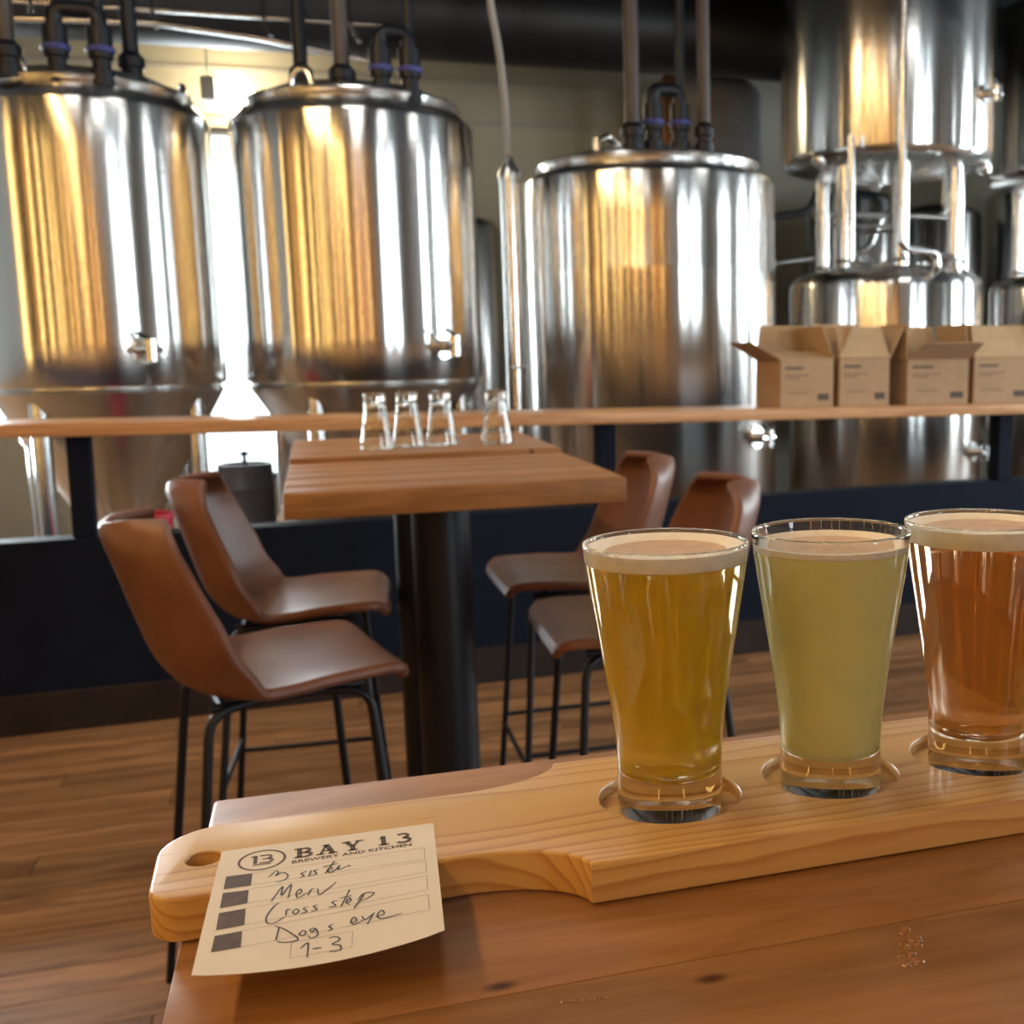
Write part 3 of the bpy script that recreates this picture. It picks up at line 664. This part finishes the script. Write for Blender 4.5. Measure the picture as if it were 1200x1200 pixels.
# ------------------------------------------------------------------ stools
def make_stool():
    t = thing('bar_stool', 'x', 'stool', (0, 0, 0), 0, 'tan leather bar stools')
    prof = catmull([(0.245, 0.688), (0.235, 0.704), (0.20, 0.713), (0.08, 0.702), (-0.06, 0.694), (-0.115, 0.706), (-0.152, 0.750), (-0.178, 0.825), (-0.203, 0.91), (-0.220, 0.965), (-0.223, 0.985)], 5)
    nv = 20; n = len(prof); vs = []; fs = []
    def wid(s):   # half width along the shell, 0 front .. 1 top of back
        k = [(0, 0.165), (0.06, 0.195), (0.3, 0.215), (0.55, 0.222), (0.75, 0.212), (0.88, 0.192), (0.95, 0.168), (0.985, 0.13), (1, 0.10)]
        for (a, b), (c, d) in zip(k, k[1:]):
            if s <= c: return b + (d - b) * (s - a) / (c - a)
        return k[-1][1]
    L = [0]
    for i in range(1, n): L.append(L[-1] + (prof[i] - prof[i - 1]).length)
    for i in range(n):
        s = L[i] / L[-1]; hw = wid(s); p = prof[i]
        seatness = max(0, 1 - abs(s - 0.25) / 0.3); bend = math.exp(-((s - 0.55) / 0.16) ** 2); back = max(0, min(1, (s - 0.36) / 0.24)); back = back * back * (3 - 2 * back)
        for j in range(nv + 1):
            tt = -1 + 2 * j / nv; a = abs(tt)
            dx = (0.095 - 0.02 * max(0, (s - 0.75) / 0.25)) * a ** 2.1 * back
            dz = 0.014 * a ** 3 * seatness + 0.018 * a ** 2.4 * bend
            vs.append((p.x + dx, hw * tt, p.y + dz))
    for i in range(n - 1):
        for j in range(nv):
            q = i * (nv + 1) + j; fs.append((q, q + 1, q + nv + 2, q + nv + 1))
    # give the shell its thickness
    me = bpy.data.meshes.new('shell'); me.from_pydata(vs, [], fs)
    bm = bmesh.new(); bm.from_mesh(me); bmesh.ops.recalc_face_normals(bm, faces=bm.faces); bm.normal_update()
    c = max(bm.faces, key=lambda f: f.normal.z)
    up = sum(1 for f in bm.faces if f.normal.z > 0.5) > sum(1 for f in bm.faces if f.normal.z < -0.5)
    nrm = {v.index: (v.normal.copy() if up else -v.normal) for v in bm.verts}
    bm.free()
    th = 0.021; V2 = [Vector(v) - nrm[i] * th for i, v in enumerate(vs)]
    m = MB(); m.add(vs, fs); m.add(V2, [f[::-1] for f in fs])
    N0 = len(vs); ring = [j for j in range(nv + 1)] + [i * (nv + 1) + nv for i in range(1, n)] + [(n - 1) * (nv + 1) + j for j in range(nv - 1, -1, -1)] + [i * (nv + 1) for i in range(n - 2, 0, -1)]
    edge = []
    for k in range(len(ring)):
        a, b = ring[k], ring[(k + 1) % len(ring)]; edge.append((a, a + N0, b + N0, b))
    m.f += edge; m.mi += [0] * len(edge)
    m.build('shell', M_LEATHER, t, smooth=True, bevel=0.0, angle=70)
    bpy.data.meshes.remove(me)
    # piping round the rim of the shell
    mid = [(Vector(vs[i]) + V2[i]) / 2 for i in ring]
    MB().tube(mid + [mid[0]], 0.0105, 8, cap=False).build('piping', M_LEATHER, t, smooth=True)
    # frame under the seat, legs, rungs
    fr = MB()
    for s in (-1, 1): fr.tube([(-0.10, s * 0.13, 0.664), (0.17, s * 0.13, 0.670)], 0.008, 10)
    for x in (-0.08, 0.13): fr.tube([(x, -0.13, 0.664), (x, 0.13, 0.664)], 0.008, 10)
    fr.build('seat_frame', M_BLACK, t, smooth=True)
    for sx in (-1, 1):
        for sy in (-1, 1):
            MB().tube(arc_path([(0.035 + sx * 0.06, sy * 0.13, 0.667), (0.035 + sx * 0.14, sy * 0.15, 0.660), (0.025 + sx * 0.20, sy * 0.205, 0.008)], 0.045, 6), 0.0085, 12).build('leg', M_BLACK, t, smooth=True)
    def at(z, sx, sy):
        k = (0.655 - z) / 0.647; return (0.035 - 0.01 * k + sx * (0.14 + 0.06 * k), sy * (0.15 + 0.055 * k), z)
    for (a, b, z) in (((-1, -1), (-1, 1), 0.30), ((1, -1), (1, 1), 0.24), ((-1, -1), (1, -1), 0.27), ((-1, 1), (1, 1), 0.27)):
        MB().tube([at(z, *a), at(z, *b)], 0.0065, 10).build('rung', M_BLACK, t, smooth=True)
    return t
st0 = make_stool()
for i, (x, y, rz, lab) in enumerate(((-0.140, 2.25, 0.22, 'tan leather bar stool left of the table, nearest the camera'),
                                     (-0.10, 2.86, -0.06, 'tan leather bar stool left of the table, farther one beside the keg'),
                                     (0.665, 2.33, PI - 0.03, 'tan leather bar stool right of the table, behind the golden beer'),
                                     (0.66, 2.93, PI, 'tan leather bar stool right of the table, farther from the camera'))):
    o = st0 if i == 0 else copy_tree(st0)
    o.location = (x, y, 0); o.rotation_euler = (0, 0, rz); o['label'] = lab

# ------------------------------------------------------------------ tasting paddle
ZB = CZ - 0.1803 * 1.15           # top of the paddle
H1X, HY, SP, HR = 0.148, 0.493, 0.0826, 0.0334
BOT = 0.006                        # depth of the glass recesses
def paddle():
    hy0, hy1, by0, by1 = 0.4595, 0.5295, 0.434, 0.5535
    x0, xe = -0.0765, 0.452
    out = []
    def corner(cx, cy, r, a0, a1, n=8):
        for k in range(n + 1):
            a = math.radians(a0 + (a1 - a0) * k / n); out.append((cx + r * math.cos(a), cy + r * math.sin(a)))
    corner(x0 + 0.016, hy0 + 0.012, 0.014, 180, 270); 
    for k in range(0, 13):          # near scoop
        a = math.radians(78) * k / 12; out.append((0.046 + 0.0505 * math.sin(a), by0 - 0.003 + (hy0 - by0 + 0.003) * math.cos(a)))
    out[-1] = (0.0962, by0)
    out += [(xe, by0), (xe, by1), (0.104, by1)]
    for k in range(11, -1, -1):     # far scoop
        a = math.radians(78) * k / 12; out.append((0.052 + 0.0525 * math.sin(a), by1 + 0.003 - (by1 + 0.003 - hy1) * math.cos(a)))
    corner(x0 + 0.027, hy1 - 0.026, 0.026, 90, 180)
    n = len(out)
    vs = [(x, y, TZ + 0.0004) for x, y in out] + [(x, y, ZB) for x, y in out]
    fs = [tuple(range(n))[::-1], tuple(range(n, 2 * n))] + [(i, (i + 1) % n, n + (i + 1) % n, n + i) for i in range(n)]
    me = bpy.data.meshes.new('tmp'); me.from_pydata(vs, [], fs)
    bm = bmesh.new(); bm.from_mesh(me)
    es = [e for e in bm.edges if len(e.link_faces) == 2 and abs(e.verts[0].co.z - e.verts[1].co.z) < 1e-6]
    bmesh.ops.bevel(bm, geom=es, offset=0.0016, segments=3, profile=0.5, affect='EDGES')
    bm.to_mesh(me); bm.free()
    o = bpy.data.objects.new('tmp', me); COL.objects.link(o)
    cutters = []
    def cut(mb):
        c = mb.build('cut', M_PADDLE); cutters.append(c)
        md = o.modifiers.new('b', 'BOOLEAN'); md.operation = 'DIFFERENCE'; md.object = c; md.solver = 'EXACT'
    for k in range(4):
        cut(MB().lathe([(0, ZB - BOT), (HR, ZB - BOT), (HR, ZB - 0.0006), (HR + 0.0012, ZB + 0.001), (0, ZB + 0.001)], 72, (H1X + k * SP, HY, 0)))
    cut(MB().lathe([(0, TZ - 0.01), (0.0072, TZ - 0.01), (0.0072, ZB - 0.0006), (0.0085, ZB + 0.001), (0, ZB + 0.001)], 32, (-0.056, 0.4935, 0)))
    dg = bpy.context.evaluated_depsgraph_get()
    me2 = bpy.data.meshes.new_from_object(o.evaluated_get(dg))
    for c in cutters: bpy.data.objects.remove(c)
    bpy.data.objects.remove(o)
    me2.name = 'tasting_paddle'; me2.materials.clear(); me2.materials.append(M_PADDLE)
    me2.polygons.foreach_set('use_smooth', [True] * len(me2.polygons)); me2.polygons.foreach_set('material_index', [0] * len(me2.polygons))
    me2.set_sharp_from_angle(angle=math.radians(40))
    ob = bpy.data.objects.new('tasting_paddle', me2); COL.objects.link(ob)
    return tag(ob, 'pale pine tasting paddle with scooped handle, drilled hole and round glass recesses', 'paddle')
paddle()

# ------------------------------------------------------------------ glasses
GH = 0.1221 + BOT
OUT = [(0.0238, 0.0), (0.0246, 0.0012), (0.0247, 0.010), (0.0246, 0.026), (0.0252, 0.038), (0.0272, 0.054), (0.0293, 0.068), (0.0325, 0.088), (0.0355, 0.107), (0.0371, 0.118), (0.0378, 0.1255)]
def rad_at(z, prof=OUT):
    for (a, b), (c, d) in zip(prof, prof[1:]):
        if z <= d: return a + (c - a) * (z - b) / max(d - b, 1e-9)
    return prof[-1][0]
WT = 0.0016; FLOORZ = 0.019
def glass_parts(parent):
    rim = [(0.0378, GH - 0.0025), (0.0381, GH - 0.0012), (0.0376, GH - 0.0002), (0.0369, GH), (0.0362, GH - 0.0004), (0.0359, GH - 0.0016)]
    inner = [(rad_at(z) - WT, z) for z in (0.118, 0.107, 0.088, 0.068, 0.054, 0.040, 0.030)] + [(0.0222, 0.0245), (0.0205, 0.0212), (0.016, 0.0196), (0.008, FLOORZ + 0.0002), (0, FLOORZ)]
    prof = [(0, 0.0008), (0.015, 0.0008), (0.019, 0.0)] + OUT + rim + inner
    return MB().lathe(prof, 96).build('glass', M_GLASS, parent, smooth=True, angle=70)
def beer_glass(label, k, mat, zl, zf, ring):
    x = H1X + k * SP
    t = thing('beer_glass', label, 'beer glass', (x, HY, ZB - BOT - 0.0006), 0, 'beers on the tasting paddle')
    glass_parts(t)
    g = WT * 0.55        # the liquid reaches into the wall so that no air film shows
    prof = [(0, FLOORZ - 0.0006), (0.008, FLOORZ - 0.0004), (0.0163, 0.0190), (0.0210, 0.0207), (0.0228, 0.0243)]
    prof += [(rad_at(z) - g, z) for z in (0.030, 0.040, 0.054, 0.068, 0.088, 0.107) if z < zl] + [(rad_at(zl) - g, zl), (0, zl)]
    MB().lathe(prof, 96).build('beer', mat, t, smooth=True, angle=50)
    rf, rl = rad_at(zf) - g, rad_at(zl) - g
    f = MB().lathe([(0, zl + 0.0002), (rl, zl + 0.0002), (rf, zf), (rf - 0.002, zf + 0.0003), (rf - ring * 0.55, zf - 0.0004), (rf - ring, zf - 0.0022), (0, zf - 0.0026)], 96, mis=[0, 0, 0, 0, 0, 1]).build('foam', [M_FOAM, M_THIN], t, smooth=True, angle=60)
    return t
beer_glass('glass of golden beer with white foam, nearest the paddle handle', 0, M_BEER1, GH - 0.0090, GH - 0.0022, 0.009)
beer_glass('glass of pale hazy yellow-green beer in the middle of the paddle', 1, M_BEER2, GH - 0.0092, GH - 0.0062, 0.006)
beer_glass('glass of dark amber beer cut by the right edge of the photo', 2, M_BEER3, GH - 0.0105, GH - 0.0022, 0.008)
gl0 = None
for i, (x, y, lab) in enumerate(((0.128, 2.745, 'upturned empty glass, leftmost of the four on the far table'),
                                 (0.203, 2.785, 'upturned empty glass, second from left on the far table'),
                                 (0.282, 2.79, 'upturned empty glass, third from left on the far table'),
                                 (0.412, 2.775, 'upturned empty glass standing apart at the right of the four'))):
    if gl0 is None:
        e = bpy.data.objects.new('tmp', None); g = glass_parts(None); g.name = 'empty_glass'; gl0 = g
        g.data.transform(Matrix.Rotation(PI, 4, 'X')); g.data.transform(Matrix.Translation((0, 0, GH)))
        bpy.data.objects.remove(e)
    else:
        g = gl0.copy(); COL.objects.link(g)
    g.location = (x, y, 1.0603); tag(g, lab, 'glass', 'upturned glasses')

# ------------------------------------------------------------------ tasting slip
slip = thing('tasting_slip', 'white printed slip with handwritten beer names lying across the paddle handle', 'paper slip', (0, 0, 0))
def ps(x, y, off=0.0):
    """Point of the slip (millimetres in plan) with its slight sag past the edge of the handle."""
    d = max(0.0, 459.5 - y) / 61.5
    z = ZB + 0.00035 - 0.0012 * d * d + 0.0007 * max(0, (x + 10) / 45) ** 2 * d
    return Vector((x / 1000, y / 1000, z + off))
def slip_sheet():
    TL, TR, BR, BL = (-49.3, 497.3), (38.7, 496.8), (33.2, 399.1), (-52.0, 398.0)
    nx, ny = 16, 20; vs = []; fs = []
    for j in range(ny + 1):
        for i in range(nx + 1):
            u, v = i / nx, j / ny
            x = (1 - v) * ((1 - u) * TL[0] + u * TR[0]) + v * ((1 - u) * BL[0] + u * BR[0])
            y = (1 - v) * ((1 - u) * TL[1] + u * TR[1]) + v * ((1 - u) * BL[1] + u * BR[1])
            y -= 7.0 * math.sin(PI * u) ** 0.8 * v ** 6
            vs.append(ps(x, y))
    for j in range(ny):
        for i in range(nx):
            q = j * (nx + 1) + i; fs.append((q, q + nx + 1, q + nx + 2, q + 1))
    n = len(vs); V2 = [v - Vector((0, 0, 0.00018)) for v in vs]
    m = MB().add(vs, fs).add(V2, [f[::-1] for f in fs])
    ring = list(range(nx + 1)) + [j * (nx + 1) + nx for j in range(1, ny + 1)] + [ny * (nx + 1) + i for i in range(nx - 1, -1, -1)] + [j * (nx + 1) for j in range(ny - 1, 0, -1)]
    m.f += [(ring[k], ring[(k + 1) % len(ring)], ring[(k + 1) % len(ring)] + n, ring[k] + n) for k in range(len(ring))]; m.mi += [0] * len(ring)
    m.build('sheet', M_PAPER, slip, smooth=True)
slip_sheet()
INKZ = 0.00012
def ribbon(mb, pts, wd, closed=False, off=INKZ):
    P = [Vector((p[0], p[1])) for p in pts]; n = len(P); A = []; Bv = []
    for i in range(n):
        if closed: d = P[(i + 1) % n] - P[i - 1]
        else: d = P[min(i + 1, n - 1)] - P[max(i - 1, 0)]
        if d.length < 1e-9: d = Vector((1, 0))
        d.normalize(); nn = Vector((-d.y, d.x))
        ww = wd[i] if isinstance(wd, list) else wd
        A.append(P[i] + nn * ww / 2); Bv.append(P[i] - nn * ww / 2)
    vs = [ps(p.x, p.y, off) for p in A] + [ps(p.x, p.y, off) for p in Bv]
    mb.add(vs, [(i, i + 1, n + i + 1, n + i) for i in range(n - 1)] + ([(n - 1, 0, n, 2 * n - 1)] if closed else []))
def fill(mb, poly, off=INKZ): mb.add([ps(x, y, off) for x, y in poly], [tuple(range(len(poly)))])
HAND = [[(-29.4,464.6),(-26.9,469.5),(-25.8,467.5),(-26.9,465.0),(-24.4,467.4),(-22.1,464.1),(-23.3,460.0),(-26.6,459.1)],[(-14.9,465.3),(-17.0,463.5),(-15.9,461.0),(-17.8,459.7)],[(-13.2,465.1),(-14.2,459.6)],[(-10.6,465.4),(-12.2,464.3),(-11.1,461.8),(-13.2,460.1)],[(-4.1,471.0),(-7.7,460.6)],[(-8.5,466.8),(-2.8,468.4)],[(-7.2,462.5),(-5.1,463.4),(-5.5,465.7),(-6.8,463.4),(-6.0,460.8),(-4.2,461.9),(-2.0,466.0),(-2.8,462.0),(1.4,464.7),(2.0,463.5)],
[(-27.8,442.5),(-23.9,454.2),(-24.2,446.5),(-20.7,455.0),(-21.7,443.3)],[(-18.9,444.6),(-16.8,446.8),(-17.3,449.5),(-18.7,446.5),(-18.0,442.4),(-14.8,445.1)],[(-14.4,443.0),(-13.2,447.4),(-11.9,448.0)],[(-10.7,447.9),(-9.9,442.4),(-3.6,451.0)],
[(-24.8,440.1),(-26.3,438.8),(-28.9,431.5),(-28.8,426.2),(-26.3,425.0),(-22.5,428.4)],[(-22.2,429.2),(-21.9,433.6),(-20.3,433.5)],[(-18.7,433.3),(-19.8,431.0),(-18.6,429.3),(-17.5,431.5),(-18.7,433.7)],[(-14.3,433.6),(-15.9,432.7),(-14.7,430.1),(-16.7,429.0)],[(-10.7,433.8),(-12.3,433.3),(-11.1,430.3),(-13.1,429.6)],[(-3.5,435.0),(-5.5,434.2),(-4.2,430.9),(-6.8,430.6)],[(1.2,442.3),(-2.4,429.4)],[(-2.6,436.6),(1.9,437.2)],[(-0.7,431.6),(1.4,433.3),(0.8,435.4),(-0.4,432.4),(0.9,430.1)],[(6.4,436.6),(2.4,426.8)],[(3.8,432.8),(6.4,437.5),(10.1,436.6),(7.9,433.2),(4.6,431.6)],
[(-24.3,421.2),(-25.2,412.2)],[(-25.9,422.6),(-22.3,418.8),(-17.6,410.4),(-21.3,409.3),(-24.7,410.8)],[(-16.2,415.7),(-17.3,413.6),(-15.7,412.2),(-15.0,414.5),(-16.2,416.1)],[(-11.9,416.8),(-13.5,415.6),(-12.7,413.7),(-11.6,415.8),(-10.8,411.3),(-13.1,409.6),(-14.2,411.7)],[(-5.4,417.1),(-6.9,415.9),(-5.8,413.8),(-7.3,412.6)],[(0.5,415.9),(2.9,416.8),(2.2,419.7),(0.9,417.1),(2.0,414.5),(5.6,416.7)],[(4.9,419.6),(6.0,416.5),(8.9,419.9)],[(9.4,420.7),(6.6,412.8)],[(9.6,417.0),(12.9,418.5),(12.2,421.5),(10.5,418.5),(11.9,415.3),(19.2,416.7)],
[(-16.8,403.6),(-14.2,406.3),(-14.5,396.8)],[(-12.7,401.9),(-9.7,401.9)],[(-7.0,407.5),(-4.7,407.8),(-3.3,405.3),(-5.9,403.0),(-3.3,401.3),(-3.4,398.1),(-7.1,398.3)]]
RULE = [[(-35.9,470.7),(32.4,471.8),(31.8,460.4),(-35.9,459.9)],[(-36.5,456.1),(31.8,458.6),(31.2,447.7),(-36.5,444.3)],[(-36.8,440.1),(31.0,444.3),(30.1,432.0),(-36.6,427.2)],[(-37.1,422.8),(30.0,428.2),(29.4,415.9),(-37.0,411.2)],[(-19.8,408.8),(1.3,409.8),(0.7,398.9),(-20.2,398.2),(-19.8,408.8)]]
SQ = [[(-45.8,471.1),(-35.9,470.7),(-35.9,459.5),(-46.0,459.7)],[(-46.0,456.2),(-36.5,455.7),(-36.5,444.3),(-46.2,443.5)],[(-46.2,439.5),(-36.8,440.1),(-36.6,427.2),(-46.3,426.4)],[(-46.4,422.2),(-37.1,422.8),(-37.0,411.2),(-46.8,411.0)]]
mb = MB()
for s in HAND:
    c = catmull([(p[0], p[1], 0) for p in s], 6); k = len(c)
    ribbon(mb, c, [0.5 * (0.75 + 0.45 * math.sin(PI * (i + 0.5) / k)) for i in range(k)], off=INKZ * 1.6)
mb.build('handwriting', M_PEN, slip)
mb = MB()
for s in RULE:
    for a, b in zip(s, s[1:]):
        ribbon(mb, [(a[0] + (b[0] - a[0]) * t / 8, a[1] + (b[1] - a[1]) * t / 8) for t in range(9)], 0.16)
mb.build('ruled_lines', M_RULE, slip)
for s in SQ:
    mb = MB(); n = 6
    for i in range(n):
        def lp(t, a, b): return (s[a][0] + (s[b][0] - s[a][0]) * t, s[a][1] + (s[b][1] - s[a][1]) * t)
        fill(mb, [lp(i / n, 0, 3), lp(i / n, 1, 2), lp((i + 1) / n, 1, 2), lp((i + 1) / n, 0, 3)])
    mb.build('printed_square', M_PRINT, slip)
# logo: ring with the joined 1 and 3, slab lettering, small line below
mb = MB()
ribbon(mb, [(-32.7 + 9.0 * math.cos(a), 482.6 + 9.4 * math.sin(a)) for a in [2 * PI * k / 48 for k in range(48)]], 0.95, True)
def arcp(cx, cy, rx, ry, a0, a1, n=12): return [(cx + rx * math.cos(math.radians(a0 + (a1 - a0) * k / n)), cy + ry * math.sin(math.radians(a0 + (a1 - a0) * k / n))) for k in range(n + 1)]
ribbon(mb, [(-35.3, 479.3), (-35.3, 487.3)], 1.5); ribbon(mb, [(-37.0, 486.6), (-35.0, 486.6)], 1.2)
ribbon(mb, [(-36.2, 478.2), (-29.0, 478.2)], 0.8); ribbon(mb, [(-33.6, 486.9), (-30.8, 486.9)], 1.0); ribbon(mb, [(-32.6, 483.3), (-30.6, 483.3)], 0.9); ribbon(mb, [(-33.6, 479.8), (-30.6, 479.8)], 0.9)
ribbon(mb, arcp(-30.8, 485.1, 1.7, 1.8, 90, -90), 1.1); ribbon(mb, arcp(-30.6, 481.5, 2.0, 1.8, 90, -90), 1.1)
mb.build('round_logo', M_PRINT, slip)
mb = MB(); BY = 479.4; HH = 9.6
def slab(x0, x1, y, t=1.2): fill(mb, [(x0, y), (x1, y), (x1, y + t), (x0, y + t)])
# B
ribbon(mb, [(-17.9, BY), (-17.9, BY + HH)], 2.0); slab(-20.0, -15.6, BY); slab(-20.0, -15.6, BY + HH - 1.2); slab(-17.8, -15.6, BY + HH / 2 - 0.5, 1.1)
ribbon(mb, arcp(-15.8, BY + 7.0, 1.9, 2.0, 90, -90), 1.6); ribbon(mb, arcp(-15.6, BY + 2.6, 2.3, 2.0, 90, -90), 1.7)
# A
ribbon(mb, [(-9.6, BY), (-7.0, BY + HH)], 1.0); ribbon(mb, [(-4.4, BY), (-7.0, BY + HH)], 2.2); slab(-11.2, -7.9, BY, 1.0); slab(-6.6, -2.6, BY, 1.0); slab(-8.8, -5.2, BY + 3.0, 1.0); slab(-8.8, -6.4, BY + HH - 0.9, 0.9)
# Y
ribbon(mb, [(3.6, BY), (3.6, BY + 4.6)], 2.1); ribbon(mb, [(3.5, BY + 4.2), (1.0, BY + HH)], 2.0); ribbon(mb, [(3.8, BY + 4.2), (6.4, BY + HH)], 1.1); slab(1.6, 5.6, BY, 1.1); slab(-0.8, 2.8, BY + HH - 1.1, 1.1); slab(4.9, 8.2, BY + HH - 1.1, 1.1)
# 1
ribbon(mb, [(16.4, BY + 0.8), (16.4, BY + HH + 0.6)], 2.1); slab(14.2, 18.6, BY + 0.8, 1.1); fill(mb, [(14.4, BY + 7.4), (16.4, BY + 8.4), (16.4, BY + HH + 0.6), (15.4, BY + HH - 0.6)])
# 3
ribbon(mb, arcp(24.6, BY + 7.9, 2.2, 2.1, 150, -90), 1.6); ribbon(mb, arcp(24.5, BY + 3.3, 2.8, 2.5, 90, -150), 1.7)
mb.build('bold_lettering', M_PRINT, slip)
def small_text(s, x0, x1, y, h, name):
    cu = bpy.data.curves.new('t', 'FONT'); cu.body = s; cu.size = 1.0; cu.resolution_u = 3; cu.offset = 0.018
    o = bpy.data.objects.new('t', cu); COL.objects.link(o)
    me = bpy.data.meshes.new_from_object(o.evaluated_get(bpy.context.evaluated_depsgraph_get()))
    xs = [v.co.x for v in me.vertices]; ys = [v.co.y for v in me.vertices]
    mb = MB(); mb.add([ps(x0 + (v.co.x - min(xs)) / (max(xs) - min(xs)) * (x1 - x0), y + (v.co.x - min(xs)) / (max(xs) - min(xs)) * 1.0 + (v.co.y - min(ys)) / (max(ys) - min(ys)) * h, INKZ) for v in me.vertices], [tuple(p.vertices) for p in me.polygons])
    bpy.data.objects.remove(o); bpy.data.meshes.remove(me)
    return mb.build(name, M_PRINT, slip)
small_text('BREWERY AND KITCHEN', -20.8, 27.6, 474.6, 2.9, 'small_lettering')

# ------------------------------------------------------------------ slim wall lights behind the camera (mirrored in the tanks)
for k, (x, y, rz) in enumerate(((-3.3, RY0 + 0.075, 0), (-2.0, RY0 + 0.075, 0), (-0.55, RY0 + 0.075, 0), (0.75, RY0 + 0.075, 0), (RX0 + 0.075, -2.2, -PI / 2), (RX0 + 0.075, -0.3, -PI / 2), (RX0 + 0.075, 1.9, -PI / 2), (RX0 + 0.075, 0.8, -PI / 2), (RX0 + 0.075, 2.9, -PI / 2), (RX0 + 0.075, 4.2, -PI / 2))):
    t = thing('wall_light', 'slim upright warm wall light on the timber wall out of frame', 'lamp', (x, y, 0.35), rz, 'upright wall lights')
    MB().box(-0.05, 0.05, -0.012, 0.012, 0.0, 3.0).build('back_plate', M_BLACK, t, bevel=0.004)
    MB().tube([(0, 0.04, 0.05), (0, 0.04, 2.95)], 0.03, 14).build('tube', M_BULB, t, smooth=True)

for k, (xx, yy, pw) in enumerate(TOP_FILLS):  # panel housings of the added ceiling fills
    t = thing('top_fill', 'flat fill-light panel added above the seating, out of frame', 'lamp', (xx, yy, RZ - 0.0005), 0, 'added ceiling fill lights')
    MB().box(-0.28, 0.28, -0.28, 0.28, -0.06, 0.0).build('housing', M_BLACK, t, bevel=0.006)

# drops of spilt beer on the near table
M_WET = plain('spilt_beer', (0.26, 0.11, 0.03), 0.04, spec=0.8)
sp_mb = MB(); rs = random.Random(4)
for k in range(46):
    if k < 34:
        t = rs.random(); cx, cy = 0.209 - 0.012 * t + rs.gauss(0, 0.0016), 0.372 - 0.022 * t + rs.gauss(0, 0.0012)
    else: t = (k - 34) / 11; cx, cy = 0.070 + 0.016 * t, 0.3685 - 0.0012 * t + rs.gauss(0, 0.0004)
    r = rs.uniform(0.0006, 0.0022) if k < 34 else rs.uniform(0.0004, 0.0009)
    sp_mb.lathe([(r, 0.0), (r * 0.92, r * 0.12), (r * 0.6, r * 0.3), (0, r * 0.38)], 12, (cx, cy, TZ + 0.0001))
tag(sp_mb.build('spilt_drops', M_WET, smooth=True), 'drops of spilt beer on the near table in front of the paddle', 'spill', kind='stuff')

for k, (x, z1, lab) in enumerate(((3.45, 2.45, 'thin upright steel riser behind the left legs of the upper tank'), (4.42, 2.5, 'thin upright steel riser behind the right legs of the upper tank'))):
    tag(MB().tube(arc_path([(x, 7.3, 0.0), (x, 7.3, z1), (x + 0.2, 7.3, z1), (x + 0.2, 7.3, RZ - 0.001)], 0.06), 0.024, 10).build('riser_pipe', M_PIPE, smooth=True), lab, 'pipe')
